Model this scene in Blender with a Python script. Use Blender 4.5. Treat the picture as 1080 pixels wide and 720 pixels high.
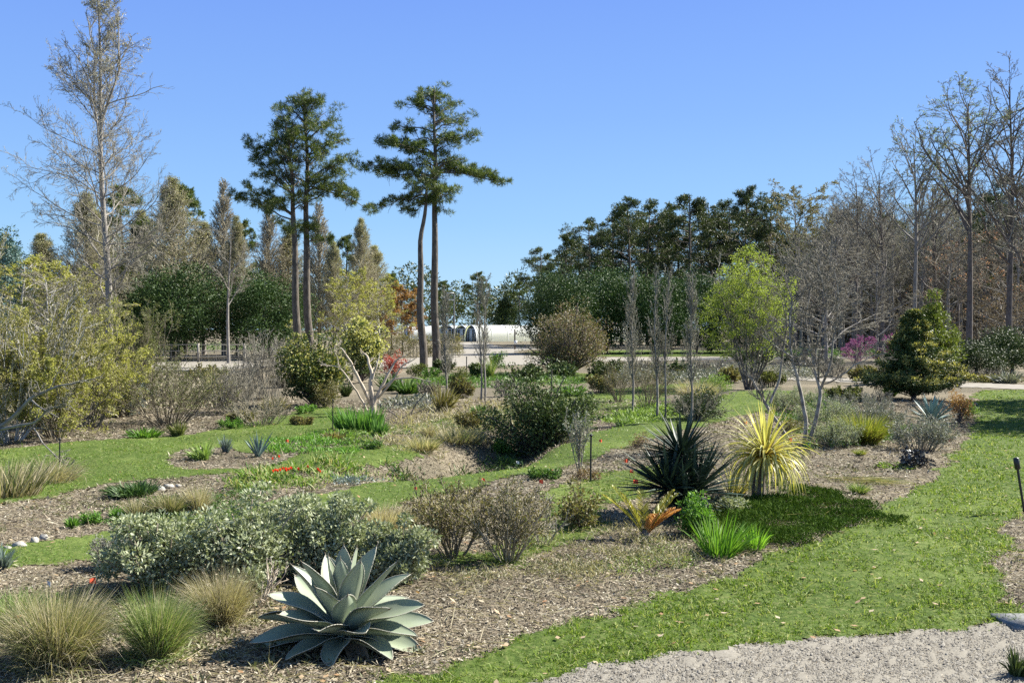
import bpy, math
import numpy as np
S = bpy.context.scene
COL = S.collection
for o in list(bpy.data.objects): bpy.data.objects.remove(o)

# ------------------------------------------------------------ camera, sky, sun, exposure
F, CX, CY, HOR, CH = 1080.0, 540.0, 360.0, 345.0, 2.4
PITCH = math.atan((CY - HOR) / F)
cd = bpy.data.cameras.new('camera'); cam = bpy.data.objects.new('camera', cd); COL.objects.link(cam)
cd.sensor_width = 36; cd.lens = 36; cd.clip_start = 0.1; cd.clip_end = 3000
cam.location = (0, 0, CH); cam.rotation_euler = (math.pi/2 - PITCH, 0, 0)
S.camera = cam
SUN_EL, SUN_AZ = math.radians(40), math.radians(66)
w = bpy.data.worlds.new('World'); S.world = w; w.use_nodes = True
nt = w.node_tree; bg = nt.nodes['Background']
sky = nt.nodes.new('ShaderNodeTexSky'); sky.sky_type = 'NISHITA'; sky.sun_disc = False
sky.sun_elevation = SUN_EL; sky.sun_rotation = SUN_AZ; sky.air_density = 1.0; sky.dust_density = 0.3; sky.ozone_density = 3.5
tc = nt.nodes.new('ShaderNodeTexCoord'); sx = nt.nodes.new('ShaderNodeSeparateXYZ'); nt.links.new(tc.outputs['Generated'], sx.inputs[0])
srm = nt.nodes.new('ShaderNodeValToRGB'); nt.links.new(sx.outputs['Z'], srm.inputs[0])
for i, (p_, c_) in enumerate([(0.0, (3.5, 5.6, 7.3)), (0.10, (2.3, 4.35, 7.2)), (0.2, (1.75, 3.4, 7.1)), (0.33, (1.3, 2.55, 6.9)), (0.55, (0.9, 1.9, 4.2)), (1.0, (0.75, 1.5, 2.6))]):
    e_ = srm.color_ramp.elements[i] if i < 2 else srm.color_ramp.elements.new(p_)
    e_.position = p_; e_.color = (*c_, 1)
smx = nt.nodes.new('ShaderNodeMix'); smx.data_type = 'RGBA'; smx.inputs[0].default_value = 0.85
nt.links.new(sky.outputs[0], smx.inputs[6]); nt.links.new(srm.outputs[0], smx.inputs[7])
nt.links.new(smx.outputs[2], bg.inputs[0]); bg.inputs[1].default_value = 0.0505
sl = bpy.data.lights.new('sun', 'SUN'); sl.energy = 5.0; sl.angle = math.radians(0.5); sl.color = (1.0, 0.965, 0.86)
so = bpy.data.objects.new('sun', sl); COL.objects.link(so)
so.rotation_euler = (math.pi/2 - SUN_EL, 0, math.pi - SUN_AZ)
so.location = (0, 0, 40)
S.view_settings.view_transform = 'Standard'; S.view_settings.look = 'None'
S.view_settings.exposure = 1.52; S.view_settings.gamma = 1
S.render.engine = 'CYCLES'
S.cycles.max_bounces = 4; S.cycles.diffuse_bounces = 2; S.cycles.glossy_bounces = 1
S.cycles.transmission_bounces = 3; S.cycles.transparent_max_bounces = 4
S.cycles.use_denoising = False

# ------------------------------------------------------------ geometry helpers
def nrm(v): return v / np.maximum(np.linalg.norm(v, axis=-1, keepdims=True), 1e-9)
def R(seed): return np.random.default_rng(seed)
CHAN = []
def terr(x, y):
    x = np.asarray(x, float); y = np.asarray(y, float)
    z = 0.035*np.sin(x*0.55+1.3)*np.cos(y*0.4) + 0.02*np.sin(x*1.3+y*0.9)
    z = z * np.clip((y-3)/6, 0, 1) * np.clip((70-y)/30, 0, 1)
    for (a, b, dep, wd) in CHAN:
        ax, ay = a; bx, by = b
        L2 = (bx-ax)**2+(by-ay)**2
        t = np.clip(((x-ax)*(bx-ax)+(y-ay)*(by-ay))/L2, 0, 1)
        d = np.hypot(x-ax-t*(bx-ax), y-ay-t*(by-ay))
        z = z - dep*np.exp(-(d/wd)**4)*0.5 - dep*0.5*np.exp(-(d/(wd*1.5))**2)
    return z
COSP, SINP = math.cos(PITCH), math.sin(PITCH)
def ray(px, row):
    u = (px-CX)/F; v = -(row-CY)/F
    return u, COSP+v*SINP, -SINP+v*COSP
def G(px, row):
    dx, dy, dz = ray(px, row)
    z = 0.0
    for _ in range(12):
        t = (z-CH)/dz
        z = 0.5*z+0.5*float(terr(dx*t, dy*t))
    t = (z-CH)/dz
    return (dx*t, dy*t, float(terr(dx*t, dy*t)))
def flat(px, row):
    dx, dy, dz = ray(px, row); t = -CH/dz
    return (dx*t, dy*t)
def at(px, row, y):
    dx, dy, dz = ray(px, row); t = y/dy
    return np.array((dx*t, y, CH+dz*t))
_c = [flat(418, 492), flat(452, 487), flat(490, 480), flat(520, 470), flat(552, 458)]
for i in range(len(_c)-1): CHAN.append((_c[i], _c[i+1], 0.5, 0.75))
CHAN = CHAN

class MB:
    def __init__(s): s.v = []; s.f3 = []; s.f4 = []; s.t = []; s.n = 0
    def add(s, V, Fc, t=None):
        V = np.asarray(V, float).reshape(-1, 3); Fc = np.asarray(Fc, int)
        (s.f3 if Fc.shape[1] == 3 else s.f4).append(Fc + s.n)
        s.v.append(V); s.t.append(np.zeros(len(V)) if t is None else np.asarray(t, float).reshape(-1)); s.n += len(V)
        return s
    def more(s, V, F3, F4):
        b = s.n; V = np.asarray(V, float).reshape(-1, 3); s.v.append(V); s.t.append(np.zeros(len(V))); s.n += len(V)
        if len(F3): s.f3.append(np.asarray(F3, int)+b)
        if len(F4): s.f4.append(np.asarray(F4, int)+b)
        return s
    def build(s, name, mat, parent=None, smooth=False, attr=True):
        me = bpy.data.meshes.new(name)
        V = np.concatenate(s.v) if s.v else np.zeros((0, 3))
        f3 = np.concatenate(s.f3) if s.f3 else np.zeros((0, 3), int)
        f4 = np.concatenate(s.f4) if s.f4 else np.zeros((0, 4), int)
        me.vertices.add(len(V)); me.vertices.foreach_set('co', V.astype(np.float32).ravel())
        nl = f3.size + f4.size
        me.loops.add(nl); me.loops.foreach_set('vertex_index', np.concatenate([f3.ravel(), f4.ravel()]).astype(np.int32))
        me.polygons.add(len(f3)+len(f4))
        st = np.concatenate([np.arange(len(f3))*3, f3.size+np.arange(len(f4))*4]).astype(np.int32)
        me.polygons.foreach_set('loop_start', st)
        if smooth: me.polygons.foreach_set('use_smooth', np.ones(len(st), bool))
        if attr:
            T = np.concatenate(s.t)
            if T.any():
                a = me.attributes.new('t', 'FLOAT', 'POINT'); a.data.foreach_set('value', T.astype(np.float32))
        me.update(calc_edges=True); me.validate()
        me.materials.append(mat)
        o = bpy.data.objects.new(name, me); COL.objects.link(o)
        if parent is not None: o.parent = parent
        return o

def perp(D, rng=None):
    n = len(D)
    a = rng.normal(size=(n, 3)) if rng is not None else np.tile([0.0, 0, 1], (n, 1))
    s = np.cross(D, a)
    bad = np.linalg.norm(s, axis=1) < 1e-3
    s[bad] = np.cross(D[bad], [1.0, 0.1, 0])
    return nrm(s)
def tubes(mb, pts, rad, s=5):
    n, k, _ = pts.shape
    T = nrm(pts[:, -1]-pts[:, 0]); A = perp(T); B = np.cross(T, A)
    th = np.arange(s)*2*np.pi/s
    off = A[:, None, None, :]*np.cos(th)[None, None, :, None] + B[:, None, None, :]*np.sin(th)[None, None, :, None]
    V = pts[:, :, None, :] + off*rad[:, :, None, None]
    idx = np.arange(n*k*s).reshape(n, k, s)
    a = idx[:, :-1]; b = idx[:, 1:]
    Fq = np.stack([a, np.roll(a, -1, 2), np.roll(b, -1, 2), b], -1).reshape(-1, 4)
    mb.add(V, Fq); return mb
def tube1(mb, pts, rad, s=8):
    return tubes(mb, np.asarray(pts, float)[None], np.asarray(rad, float)[None], s)
def diamonds(mb, P, D, L, W, rng, side=None, t=0.0):
    n = len(P); D = nrm(D)
    L = np.broadcast_to(L, n)[:, None]; W = np.broadcast_to(W, n)[:, None]
    sd = perp(D, rng) if side is None else side
    m = P + D*L*0.45
    V = np.stack([P, m+sd*W*0.5, P+D*L, m-sd*W*0.5], 1)
    mb.add(V, np.arange(n*4).reshape(n, 4), np.full(n*4, t)); return mb
def ribbons(mb, P, D, L, W, rng, k=4, droop=0.5, prof='blade', fold=0.0, flat_side=False, twist=0.0, curl=0.0):
    """long leaves: start P, direction D, curved by gravity."""
    n = len(P); d = nrm(np.asarray(D, float)); L = np.broadcast_to(L, n).astype(float); W = np.broadcast_to(W, n).astype(float)
    droop = np.broadcast_to(droop, n)
    sd = perp(d) if flat_side else perp(d, rng)
    if flat_side and twist: sd = nrm(sd + rng.normal(0, twist, sd.shape)); 
    p = P.copy(); pts = [p.copy()]; ds = [d.copy()]
    for j in range(k):
        d = d.copy(); d[:, 2] -= droop*(0.5+j)/k*2.0/k*1.2; d = nrm(d)
        p = p + d*(L/k)[:, None]; pts.append(p.copy()); ds.append(d)
    pts = np.stack(pts, 1); ds = np.stack(ds, 1)
    s = np.linspace(0, 1, k+1)
    if prof == 'blade': wp = np.clip((1-s)**0.6, 0.03, 1)*np.minimum(1, 0.6+s*2)
    elif prof == 'sword': wp = np.clip(np.minimum(1.0, (0.65+s*1.5))*np.minimum(1, (1-s)*2.2), 0.02, 1)
    else: wp = np.clip(np.sin(np.pi*np.clip(s*0.92+0.06, 0, 1))**0.8, 0.03, 1); wp[-1] = 0.02
    hw = 0.5*W[:, None]*wp[None]
    S3 = sd[:, None, :]
    tt = np.tile(s[None, :, None], (n, 1, 1))
    if fold > 0:
        N = nrm(np.cross(S3, ds)); N *= np.sign(N[..., 2:3]+1e-6)
        V = np.stack([pts+S3*hw[..., None]+N*fold*hw[..., None], pts, pts-S3*hw[..., None]+N*fold*hw[..., None]], 2); c = 3
    else:
        V = np.stack([pts+S3*hw[..., None], pts-S3*hw[..., None]], 2); c = 2
    idx = np.arange(n*(k+1)*c).reshape(n, k+1, c)
    Fq = np.stack([idx[:, :-1, :-1], idx[:, :-1, 1:], idx[:, 1:, 1:], idx[:, 1:, :-1]], -1).reshape(-1, 4)
    mb.add(V, Fq, np.repeat(tt, c, 2)); return mb
def box(mb, c, s, rz=0.0):
    x, y, z = [q/2 for q in s]
    V = np.array([(i, j, k) for i in (-x, x) for j in (-y, y) for k in (-z, z)], float)
    cr, sr = math.cos(rz), math.sin(rz)
    V = np.stack([V[:, 0]*cr-V[:, 1]*sr, V[:, 0]*sr+V[:, 1]*cr, V[:, 2]], 1) + np.array(c)
    mb.add(V, [(0, 1, 3, 2), (4, 6, 7, 5), (0, 4, 5, 1), (2, 3, 7, 6), (0, 2, 6, 4), (1, 5, 7, 3)]); return mb

def skel(rng, starts, dirs, lens, rads, levels):
    out = []
    P = np.array(starts, float).reshape(-1, 3); D = nrm(np.array(dirs, float).reshape(-1, 3))
    L = np.array(lens, float).reshape(-1); Rr = np.array(rads, float).reshape(-1)
    for lv in levels:
        n = len(P); k = lv.get('k', 5); d = D.copy()
        pts = np.zeros((n, k+1, 3)); pts[:, 0] = P
        up = lv.get('up', 0.0); wob = lv.get('wob', 0.1)
        for j in range(k):
            d = d + rng.normal(0, wob, (n, 3)); d[:, 2] += up/k; d = nrm(d)
            pts[:, j+1] = pts[:, j] + d*(L/k)[:, None]
        s = np.linspace(0, 1, k+1)
        rad = Rr[:, None]*(1-(1-lv.get('taper', 0.35))*s[None])
        out.append((pts, rad))
        m = lv.get('n', 0)
        if m <= 0: break
        idx = np.repeat(np.arange(n), m)
        t0, t1 = lv.get('t', (0.2, 1.0))
        t = t0 + (t1-t0)*(np.tile(np.arange(m), n)+rng.uniform(0, 1, n*m))/m
        t = np.clip(t, 0, 0.999)
        f = t*k; j = f.astype(int); fr = (f-j)[:, None]
        P = pts[idx, j]*(1-fr)+pts[idx, j+1]*fr
        T = nrm(pts[idx, j+1]-pts[idx, j])
        a = np.radians(rng.normal(lv.get('ang', 45), lv.get('angs', 10), n*m))[:, None]
        pp = perp(T, rng)
        if 'flatb' in lv: pp[:, 2] *= lv['flatb']; pp = nrm(pp)
        D = nrm(np.cos(a)*T+np.sin(a)*pp)
        env = lv.get('env', lambda q: 1-0.55*q)
        L = L[idx]*lv.get('lr', 0.5)*env(t)*rng.uniform(0.65, 1.25, n*m)
        Rr = np.minimum(rad[idx, j]*0.9, Rr[idx]*lv.get('rr', 0.45)*(0.5+0.5*env(t)))
    return out
def fit(sk, w=None, h=None):
    A = np.concatenate([p.reshape(-1, 3) for p, r in sk])
    fx = w/(np.percentile(A[:, 0], 99)-np.percentile(A[:, 0], 1)) if w else 1
    fz = h/np.percentile(A[:, 2], 99.7) if h else 1
    f = np.array([fx, fx, fz])
    return [(p*f, r) for p, r in sk]
def wood(sk, sides=(7, 5, 4, 3, 3), lo=0, hi=9, mn=0.0):
    mb = MB()
    for i, (p, r) in enumerate(sk):
        if lo <= i < hi: tubes(mb, p, np.maximum(r, mn), sides[min(i, len(sides)-1)])
    return mb
def along(br, rng, per, t0=0.3, jit=0.0):
    pts, r = br; n, k1, _ = pts.shape; k = k1-1
    idx = np.repeat(np.arange(n), per); t = rng.uniform(t0, 0.9999, n*per)
    f = t*k; j = f.astype(int); fr = (f-j)[:, None]
    P = pts[idx, j]*(1-fr)+pts[idx, j+1]*fr
    T = nrm(pts[idx, j+1]-pts[idx, j])
    if jit: P = P + rng.normal(0, jit, P.shape)
    return P, T
def leaves_on(mb, br, rng, per, L, W, t0=0.3, jit=0.0, spread=0.9, up=0.2, keep=1.0):
    P, T = along(br, rng, per, t0, jit)
    if keep < 1:
        m = rng.uniform(size=len(P)) < keep; P = P[m]; T = T[m]
    D = T + rng.normal(0, spread, T.shape); D[:, 2] += up
    diamonds(mb, P, D, L*rng.uniform(0.6, 1.3, len(P)), W*rng.uniform(0.7, 1.2, len(P)), rng); return mb
def clumps(mb, rng, C, Rc, per, L, W, shell=0.45, flatz=0.8, up=0.15, out=0.8):
    """leaf clumps: C (n,3) centres, Rc radii, leaves biased to each clump's shell."""
    n = len(C); Rc = np.broadcast_to(Rc, n)
    idx = np.repeat(np.arange(n), per)
    u = nrm(rng.normal(size=(n*per, 3)))
    r = rng.uniform(shell, 1, n*per)**0.7
    off = u*(r*Rc[idx])[:, None]; off[:, 2] *= flatz
    D = u*out + rng.normal(0, 0.6, u.shape); D[:, 2] += up
    diamonds(mb, C[idx]+off, D, L*rng.uniform(0.6, 1.3, n*per), W*rng.uniform(0.7, 1.2, n*per), rng); return mb
def crown_pts(rng, n, c, rad, inner=0.35, zmin=-0.95, lump=0.12):
    u = nrm(rng.normal(size=(n*2, 3))); u = u[u[:, 2] > zmin][:n]
    r = rng.uniform(inner**2, 1, len(u))**0.5
    r = r*(1+lump*np.sin(u[:, 0]*5+c[0])*np.cos(u[:, 2]*4+1)+lump*rng.normal(0, 0.5, len(u)))
    return np.array(c)+u*r[:, None]*np.array(rad)

# ------------------------------------------------------------ materials
MATS = {}
def ramp(ntree, stops, interp='LINEAR'):
    n = ntree.nodes.new('ShaderNodeValToRGB'); cr = n.color_ramp; cr.interpolation = interp
    while len(cr.elements) > 1: cr.elements.remove(cr.elements[-1])
    for i, c in enumerate(stops):
        pos = i/max(1, len(stops)-1) if interp == 'LINEAR' else i/len(stops)
        e = cr.elements[0] if i == 0 else cr.elements.new(pos)
        e.position = pos; e.color = (*c, 1)
    return n
def leaf(name, stops, rough=0.55, trans=0.25, spec=0.3, tip=None, base=None, tp=(0.6, 1.0), vary=0.35, patch=None):
    if name in MATS: return MATS[name]
    m = bpy.data.materials.new(name); m.use_nodes = True; t = m.node_tree; N = t.nodes; Lk = t.links
    b = N['Principled BSDF']; out = N['Material Output']
    g = N.new('ShaderNodeNewGeometry'); r = ramp(t, stops); Lk.new(g.outputs['Random Per Island'], r.inputs[0])
    col = r.outputs[0]
    if tip is not None or base is not None:
        at_ = N.new('ShaderNodeAttribute'); at_.attribute_name = 't'
        if tip is not None:
            mr = N.new('ShaderNodeMapRange'); mr.inputs[1].default_value = tp[0]; mr.inputs[2].default_value = tp[1]
            Lk.new(at_.outputs['Fac'], mr.inputs[0])
            mx = N.new('ShaderNodeMix'); mx.data_type = 'RGBA'; Lk.new(mr.outputs[0], mx.inputs[0]); Lk.new(col, mx.inputs[6]); mx.inputs[7].default_value = (*tip, 1); col = mx.outputs[2]
        if base is not None:
            mr = N.new('ShaderNodeMapRange'); mr.inputs[1].default_value = 0.0; mr.inputs[2].default_value = 0.35; mr.inputs[3].default_value = 1; mr.inputs[4].default_value = 0
            Lk.new(at_.outputs['Fac'], mr.inputs[0])
            mx = N.new('ShaderNodeMix'); mx.data_type = 'RGBA'; Lk.new(mr.outputs[0], mx.inputs[0]); Lk.new(col, mx.inputs[6]); mx.inputs[7].default_value = (*base, 1); col = mx.outputs[2]
    if patch:
        pz = N.new('ShaderNodeTexNoise'); pz.inputs['Scale'].default_value = patch[0]; pz.inputs['Detail'].default_value = 5; pz.inputs['Roughness'].default_value = 0.6; Lk.new(g.outputs['Position'], pz.inputs['Vector'])
        mr = N.new('ShaderNodeMapRange'); mr.inputs[1].default_value = patch[2]; mr.inputs[2].default_value = patch[3]; mr.inputs[4].default_value = patch[4]; Lk.new(pz.outputs[0], mr.inputs[0])
        mx = N.new('ShaderNodeMix'); mx.data_type = 'RGBA'; Lk.new(mr.outputs[0], mx.inputs[0]); Lk.new(col, mx.inputs[6]); mx.inputs[7].default_value = (*patch[1], 1); col = mx.outputs[2]
    oi = N.new('ShaderNodeObjectInfo'); mm = N.new('ShaderNodeMath'); mm.operation = 'MULTIPLY_ADD'
    mm.inputs[1].default_value = vary; mm.inputs[2].default_value = 1-vary/2; Lk.new(oi.outputs['Random'], mm.inputs[0])
    vm = N.new('ShaderNodeVectorMath'); vm.operation = 'SCALE'; Lk.new(col, vm.inputs[0]); Lk.new(mm.outputs[0], vm.inputs['Scale'])
    Lk.new(vm.outputs[0], b.inputs['Base Color']); b.inputs['Roughness'].default_value = rough
    b.inputs['Specular IOR Level'].default_value = spec
    if trans > 0:
        tr = N.new('ShaderNodeBsdfTranslucent'); ms = N.new('ShaderNodeMixShader'); ms.inputs[0].default_value = trans
        v2 = N.new('ShaderNodeVectorMath'); v2.operation = 'MULTIPLY'; v2.inputs[1].default_value = (1.25, 1.3, 0.7)
        Lk.new(vm.outputs[0], v2.inputs[0]); Lk.new(v2.outputs[0], tr.inputs[0])
        Lk.new(b.outputs[0], ms.inputs[1]); Lk.new(tr.outputs[0], ms.inputs[2]); Lk.new(ms.outputs[0], out.inputs[0])
    MATS[name] = m; return m
def solid(name, stops, scale=8.0, rough=0.8, bump=0.3, stretch=(1, 1, 1), spec=0.3, bdist=0.02, detail=6, world=False, second=None, metal=0.0):
    """noise-driven surface colour"""
    if name in MATS: return MATS[name]
    m = bpy.data.materials.new(name); m.use_nodes = True; t = m.node_tree; N = t.nodes; Lk = t.links
    b = N['Principled BSDF']
    if world: src = N.new('ShaderNodeNewGeometry').outputs['Position']
    else: src = N.new('ShaderNodeTexCoord').outputs['Object']
    mp = N.new('ShaderNodeMapping'); mp.inputs['Scale'].default_value = stretch; Lk.new(src, mp.inputs[0])
    nz = N.new('ShaderNodeTexNoise'); nz.inputs['Scale'].default_value = scale; nz.inputs['Detail'].default_value = detail; nz.inputs['Roughness'].default_value = 0.65
    Lk.new(mp.outputs[0], nz.inputs['Vector'])
    mr = N.new('ShaderNodeMapRange'); mr.inputs[1].default_value = 0.3; mr.inputs[2].default_value = 0.7; Lk.new(nz.outputs[0], mr.inputs[0])
    r = ramp(t, stops); Lk.new(mr.outputs[0], r.inputs[0]); col = r.outputs[0]
    if second:
        n2 = N.new('ShaderNodeTexNoise'); n2.inputs['Scale'].default_value = second[0]; n2.inputs['Detail'].default_value = 4; Lk.new(src, n2.inputs['Vector'])
        m2 = N.new('ShaderNodeMapRange'); m2.inputs[1].default_value = second[2]; m2.inputs[2].default_value = second[3]; Lk.new(n2.outputs[0], m2.inputs[0])
        mx = N.new('ShaderNodeMix'); mx.data_type = 'RGBA'; Lk.new(m2.outputs[0], mx.inputs[0]); Lk.new(col, mx.inputs[6]); mx.inputs[7].default_value = (*second[1], 1); col = mx.outputs[2]
    Lk.new(col, b.inputs['Base Color'])
    b.inputs['Roughness'].default_value = rough; b.inputs['Specular IOR Level'].default_value = spec; b.inputs['Metallic'].default_value = metal
    if bump:
        bp = N.new('ShaderNodeBump'); bp.inputs['Strength'].default_value = bump; bp.inputs['Distance'].default_value = bdist
        Lk.new(nz.outputs[0], bp.inputs['Height']); Lk.new(bp.outputs[0], b.inputs['Normal'])
    MATS[name] = m; return m

# ------------------------------------------------------------ scene tree helpers
def tag(o, label, cat, group=None, kind=None):
    if kind: o['kind'] = kind
    if label: o['label'] = label
    if cat: o['category'] = cat
    if group: o['group'] = group
    return o
def thing(name, label, cat, loc, group=None, rz=0.0):
    o = bpy.data.objects.new(name, None); COL.objects.link(o); o.location = loc; o.rotation_euler = (0, 0, rz)
    o.empty_display_size = 0.1
    return tag(o, label, cat, group)
def dup(root, label, loc, rz=0.0, sc=(1, 1, 1), group=None):
    r = root.copy(); COL.objects.link(r); r.location = loc; r.rotation_euler = (0, 0, rz); r.scale = sc
    if label: r['label'] = label
    if group: r['group'] = group
    for ch in list(root.children):
        c = ch.copy(); COL.objects.link(c); c.parent = r
        for g in list(ch.children):
            d = g.copy(); COL.objects.link(d); d.parent = c
    return r
# ------------------------------------------------------------ ground zones
def pip(x, y, poly):
    inside = np.zeros(x.shape, bool); n = len(poly)
    for i in range(n):
        x1, y1 = poly[i]; x2, y2 = poly[(i+1) % n]
        if y1 == y2: continue
        c = ((y1 > y) != (y2 > y)) & (x < (x2-x1)*(y-y1)/(y2-y1)+x1)
        inside ^= c
    return inside
def wob(x, y, a=0.10):
    dx = a*(np.sin(x*3.1+y*1.7)+0.6*np.sin(x*7.3-y*5.1+2)+0.4*np.sin(y*13.7+x*9))
    dy = a*(np.sin(y*2.7-x*1.9+1)+0.6*np.sin(y*6.1+x*7.7)+0.4*np.sin(x*15.1-y*11))
    return x+dx, y+dy
def wpoly(p): return [flat(a, b) for a, b in p]
LAWN_MAIN = wpoly([(-260, 478), (0, 473), (110, 464), (200, 458), (262, 448), (305, 434), (330, 428), (362, 431), (366, 440), (352, 455), (328, 463),
                   (290, 470), (262, 478), (228, 472), (196, 475), (176, 483), (172, 490), (200, 494), (262, 492), (300, 484), (345, 473), (420, 468), (440, 465), (446, 469), (432, 475),
                   (410, 480), (330, 489), (240, 499), (160, 505), (110, 510), (60, 518), (0, 530), (-120, 552), (-400, 600)])
LAWN_MID = wpoly([(-300, 640), (-60, 588), (0, 580), (100, 560), (190, 545), (290, 530), (370, 512), (430, 499), (500, 486), (560, 470), (640, 452), (700, 434), (750, 418), (800, 411), (838, 411), (828, 425), (780, 440), (735, 452), (690, 460), (620, 486),
                  (570, 501), (500, 517), (440, 529), (370, 545), (290, 556), (160, 578), (100, 588), (0, 608), (-100, 640), (-300, 700)])
LAWN_PATH = wpoly([(340, 740), (400, 714), (500, 686), (640, 648), (760, 610), (850, 574), (920, 543), (970, 512), (1004, 484), (1022, 460), (1030, 440), (1028, 413), (1110, 412), (1230, 413), (1190, 440),
                   (1140, 480), (1095, 525), (1066, 560), (1048, 590), (1046, 615), (1066, 642), (1120, 655), (1400, 668), (1400, 672), (1080, 660), (960, 667), (850, 675), (700, 690), (580, 712), (480, 740)])
LAWN_BED = wpoly([(560, 560), (590, 515), (640, 500), (690, 490), (712, 500), (700, 520), (650, 535), (600, 575), (520, 600), (425, 600), (430, 582), (500, 585)])
LAWN_FAR = wpoly([(430, 410), (520, 402), (620, 404), (660, 398), (600, 392), (420, 398)])
LAWN_SLOPE = wpoly([(395, 455), (440, 446), (560, 425), (640, 412), (700, 405), (760, 402), (700, 420), (640, 440), (610, 452), (580, 446), (520, 452), (478, 462)])
LAWN_BACK = wpoly([(560, 376), (700, 376), (860, 375), (860, 370), (700, 369), (560, 370)])
GRAVEL = wpoly([(-400, 900), (300, 760), (480, 740), (580, 712), (700, 690), (850, 675), (960, 667), (1080, 660), (1400, 672), (2200, 700), (3000, 1400), (300, 1400)])
ROAD_R = wpoly([(1400, 411), (1080, 411), (1000, 409), (930, 405), (840, 402), (770, 399), (700, 396), (700, 392.5), (780, 394), (850, 397.5), (930, 400.5), (1000, 404), (1080, 406), (1400, 406)])
ROAD_L = wpoly([(-900, 384), (200, 392), (300, 386), (425, 388), (560, 385), (640, 381), (860, 378.5), (1000, 377), (1000, 375), (860, 376), (640, 377), (575, 377), (545, 373), (542, 370.5), (560, 368.5), (640, 367), (640, 365.5), (530, 366.5), (512, 361), (486, 361), (488, 367), (478, 373.5), (430, 378.5), (380, 380), (280, 377), (200, 379), (-900, 378)])
ZONES = {}
# one ground sheet; cells grow with distance
yy = -3+np.geomspace(1.0, 900.0, 760)
uu = np.linspace(-1.5, 1.5, 760)
Yg, Ug = np.meshgrid(yy, uu, indexing='ij')
Xg = Ug*(Yg+3.6)
Zg = terr(Xg, Yg) + R(1).normal(0, 0.006, Xg.shape)*(Yg < 60)
nr, nc = Xg.shape
vi = np.arange(nr*nc).reshape(nr, nc)
FQ = np.stack([vi[:-1, :-1], vi[:-1, 1:], vi[1:, 1:], vi[1:, :-1]], -1).reshape(-1, 4)
V0 = np.stack([Xg, Yg, Zg], -1).reshape(-1, 3)
cxy = V0[FQ].mean(1)
def zone_sheet(name, polys, mat, dz, a=0.10):
    x, y = wob(cxy[:, 0], cxy[:, 1], a)
    m = np.zeros(len(cxy), bool)
    for p in polys: m |= pip(x, y, p)
    f = FQ[m]; u, inv = np.unique(f, return_inverse=True)
    V = V0[u].copy(); V[:, 2] += dz
    o = MB().add(V, inv.reshape(-1, 4)).build(name, mat, smooth=True)
    o['kind'] = 'structure'; return o
m_ground = solid('mulch_ground', [(0.06, 0.05, 0.035), (0.13, 0.112, 0.08), (0.21, 0.185, 0.135)], scale=22, bump=1.0, bdist=0.03, world=True, second=(0.22, (0.21, 0.175, 0.125), 0.5, 0.62), rough=0.95, spec=0.1)
m_lawn = solid('lawn_soil_green', [(0.035, 0.06, 0.012), (0.065, 0.10, 0.02), (0.14, 0.155, 0.055)], scale=14, bump=0.9, bdist=0.03, world=True, second=(0.55, (0.15, 0.19, 0.05), 0.5, 0.8), rough=0.95, spec=0.1)
m_gravel = solid('gravel_fines', [(0.18, 0.162, 0.135), (0.225, 0.205, 0.173), (0.27, 0.247, 0.21)], scale=38, bump=0.35, bdist=0.012, world=True, second=(0.6, (0.2, 0.18, 0.145), 0.5, 0.9), rough=0.95, spec=0.1)
m_road = solid('far_gravel', [(0.21, 0.19, 0.165), (0.31, 0.285, 0.25)], scale=3, bump=0.3, world=True, rough=0.95, spec=0.1)
g = MB().add(V0, FQ).build('ground', m_ground, smooth=True); g['kind'] = 'structure'
zone_sheet('lawn', [LAWN_MAIN], m_lawn, 0.010)
zone_sheet('lawn', [LAWN_MID], m_lawn, 0.010)
zone_sheet('lawn', [LAWN_PATH], m_lawn, 0.010)
zone_sheet('lawn', [LAWN_BED, LAWN_FAR, LAWN_SLOPE, LAWN_BACK], m_lawn, 0.010, 0.2)
zone_sheet('gravel_path', [GRAVEL], m_gravel, 0.014, 0.05)
zone_sheet('gravel_path', [ROAD_R], m_road, 0.02, 0.1)
zone_sheet('road', [ROAD_L], m_road, 0.02, 0.2)
del V0, FQ, cxy, Xg, Yg, Zg, Ug

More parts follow.
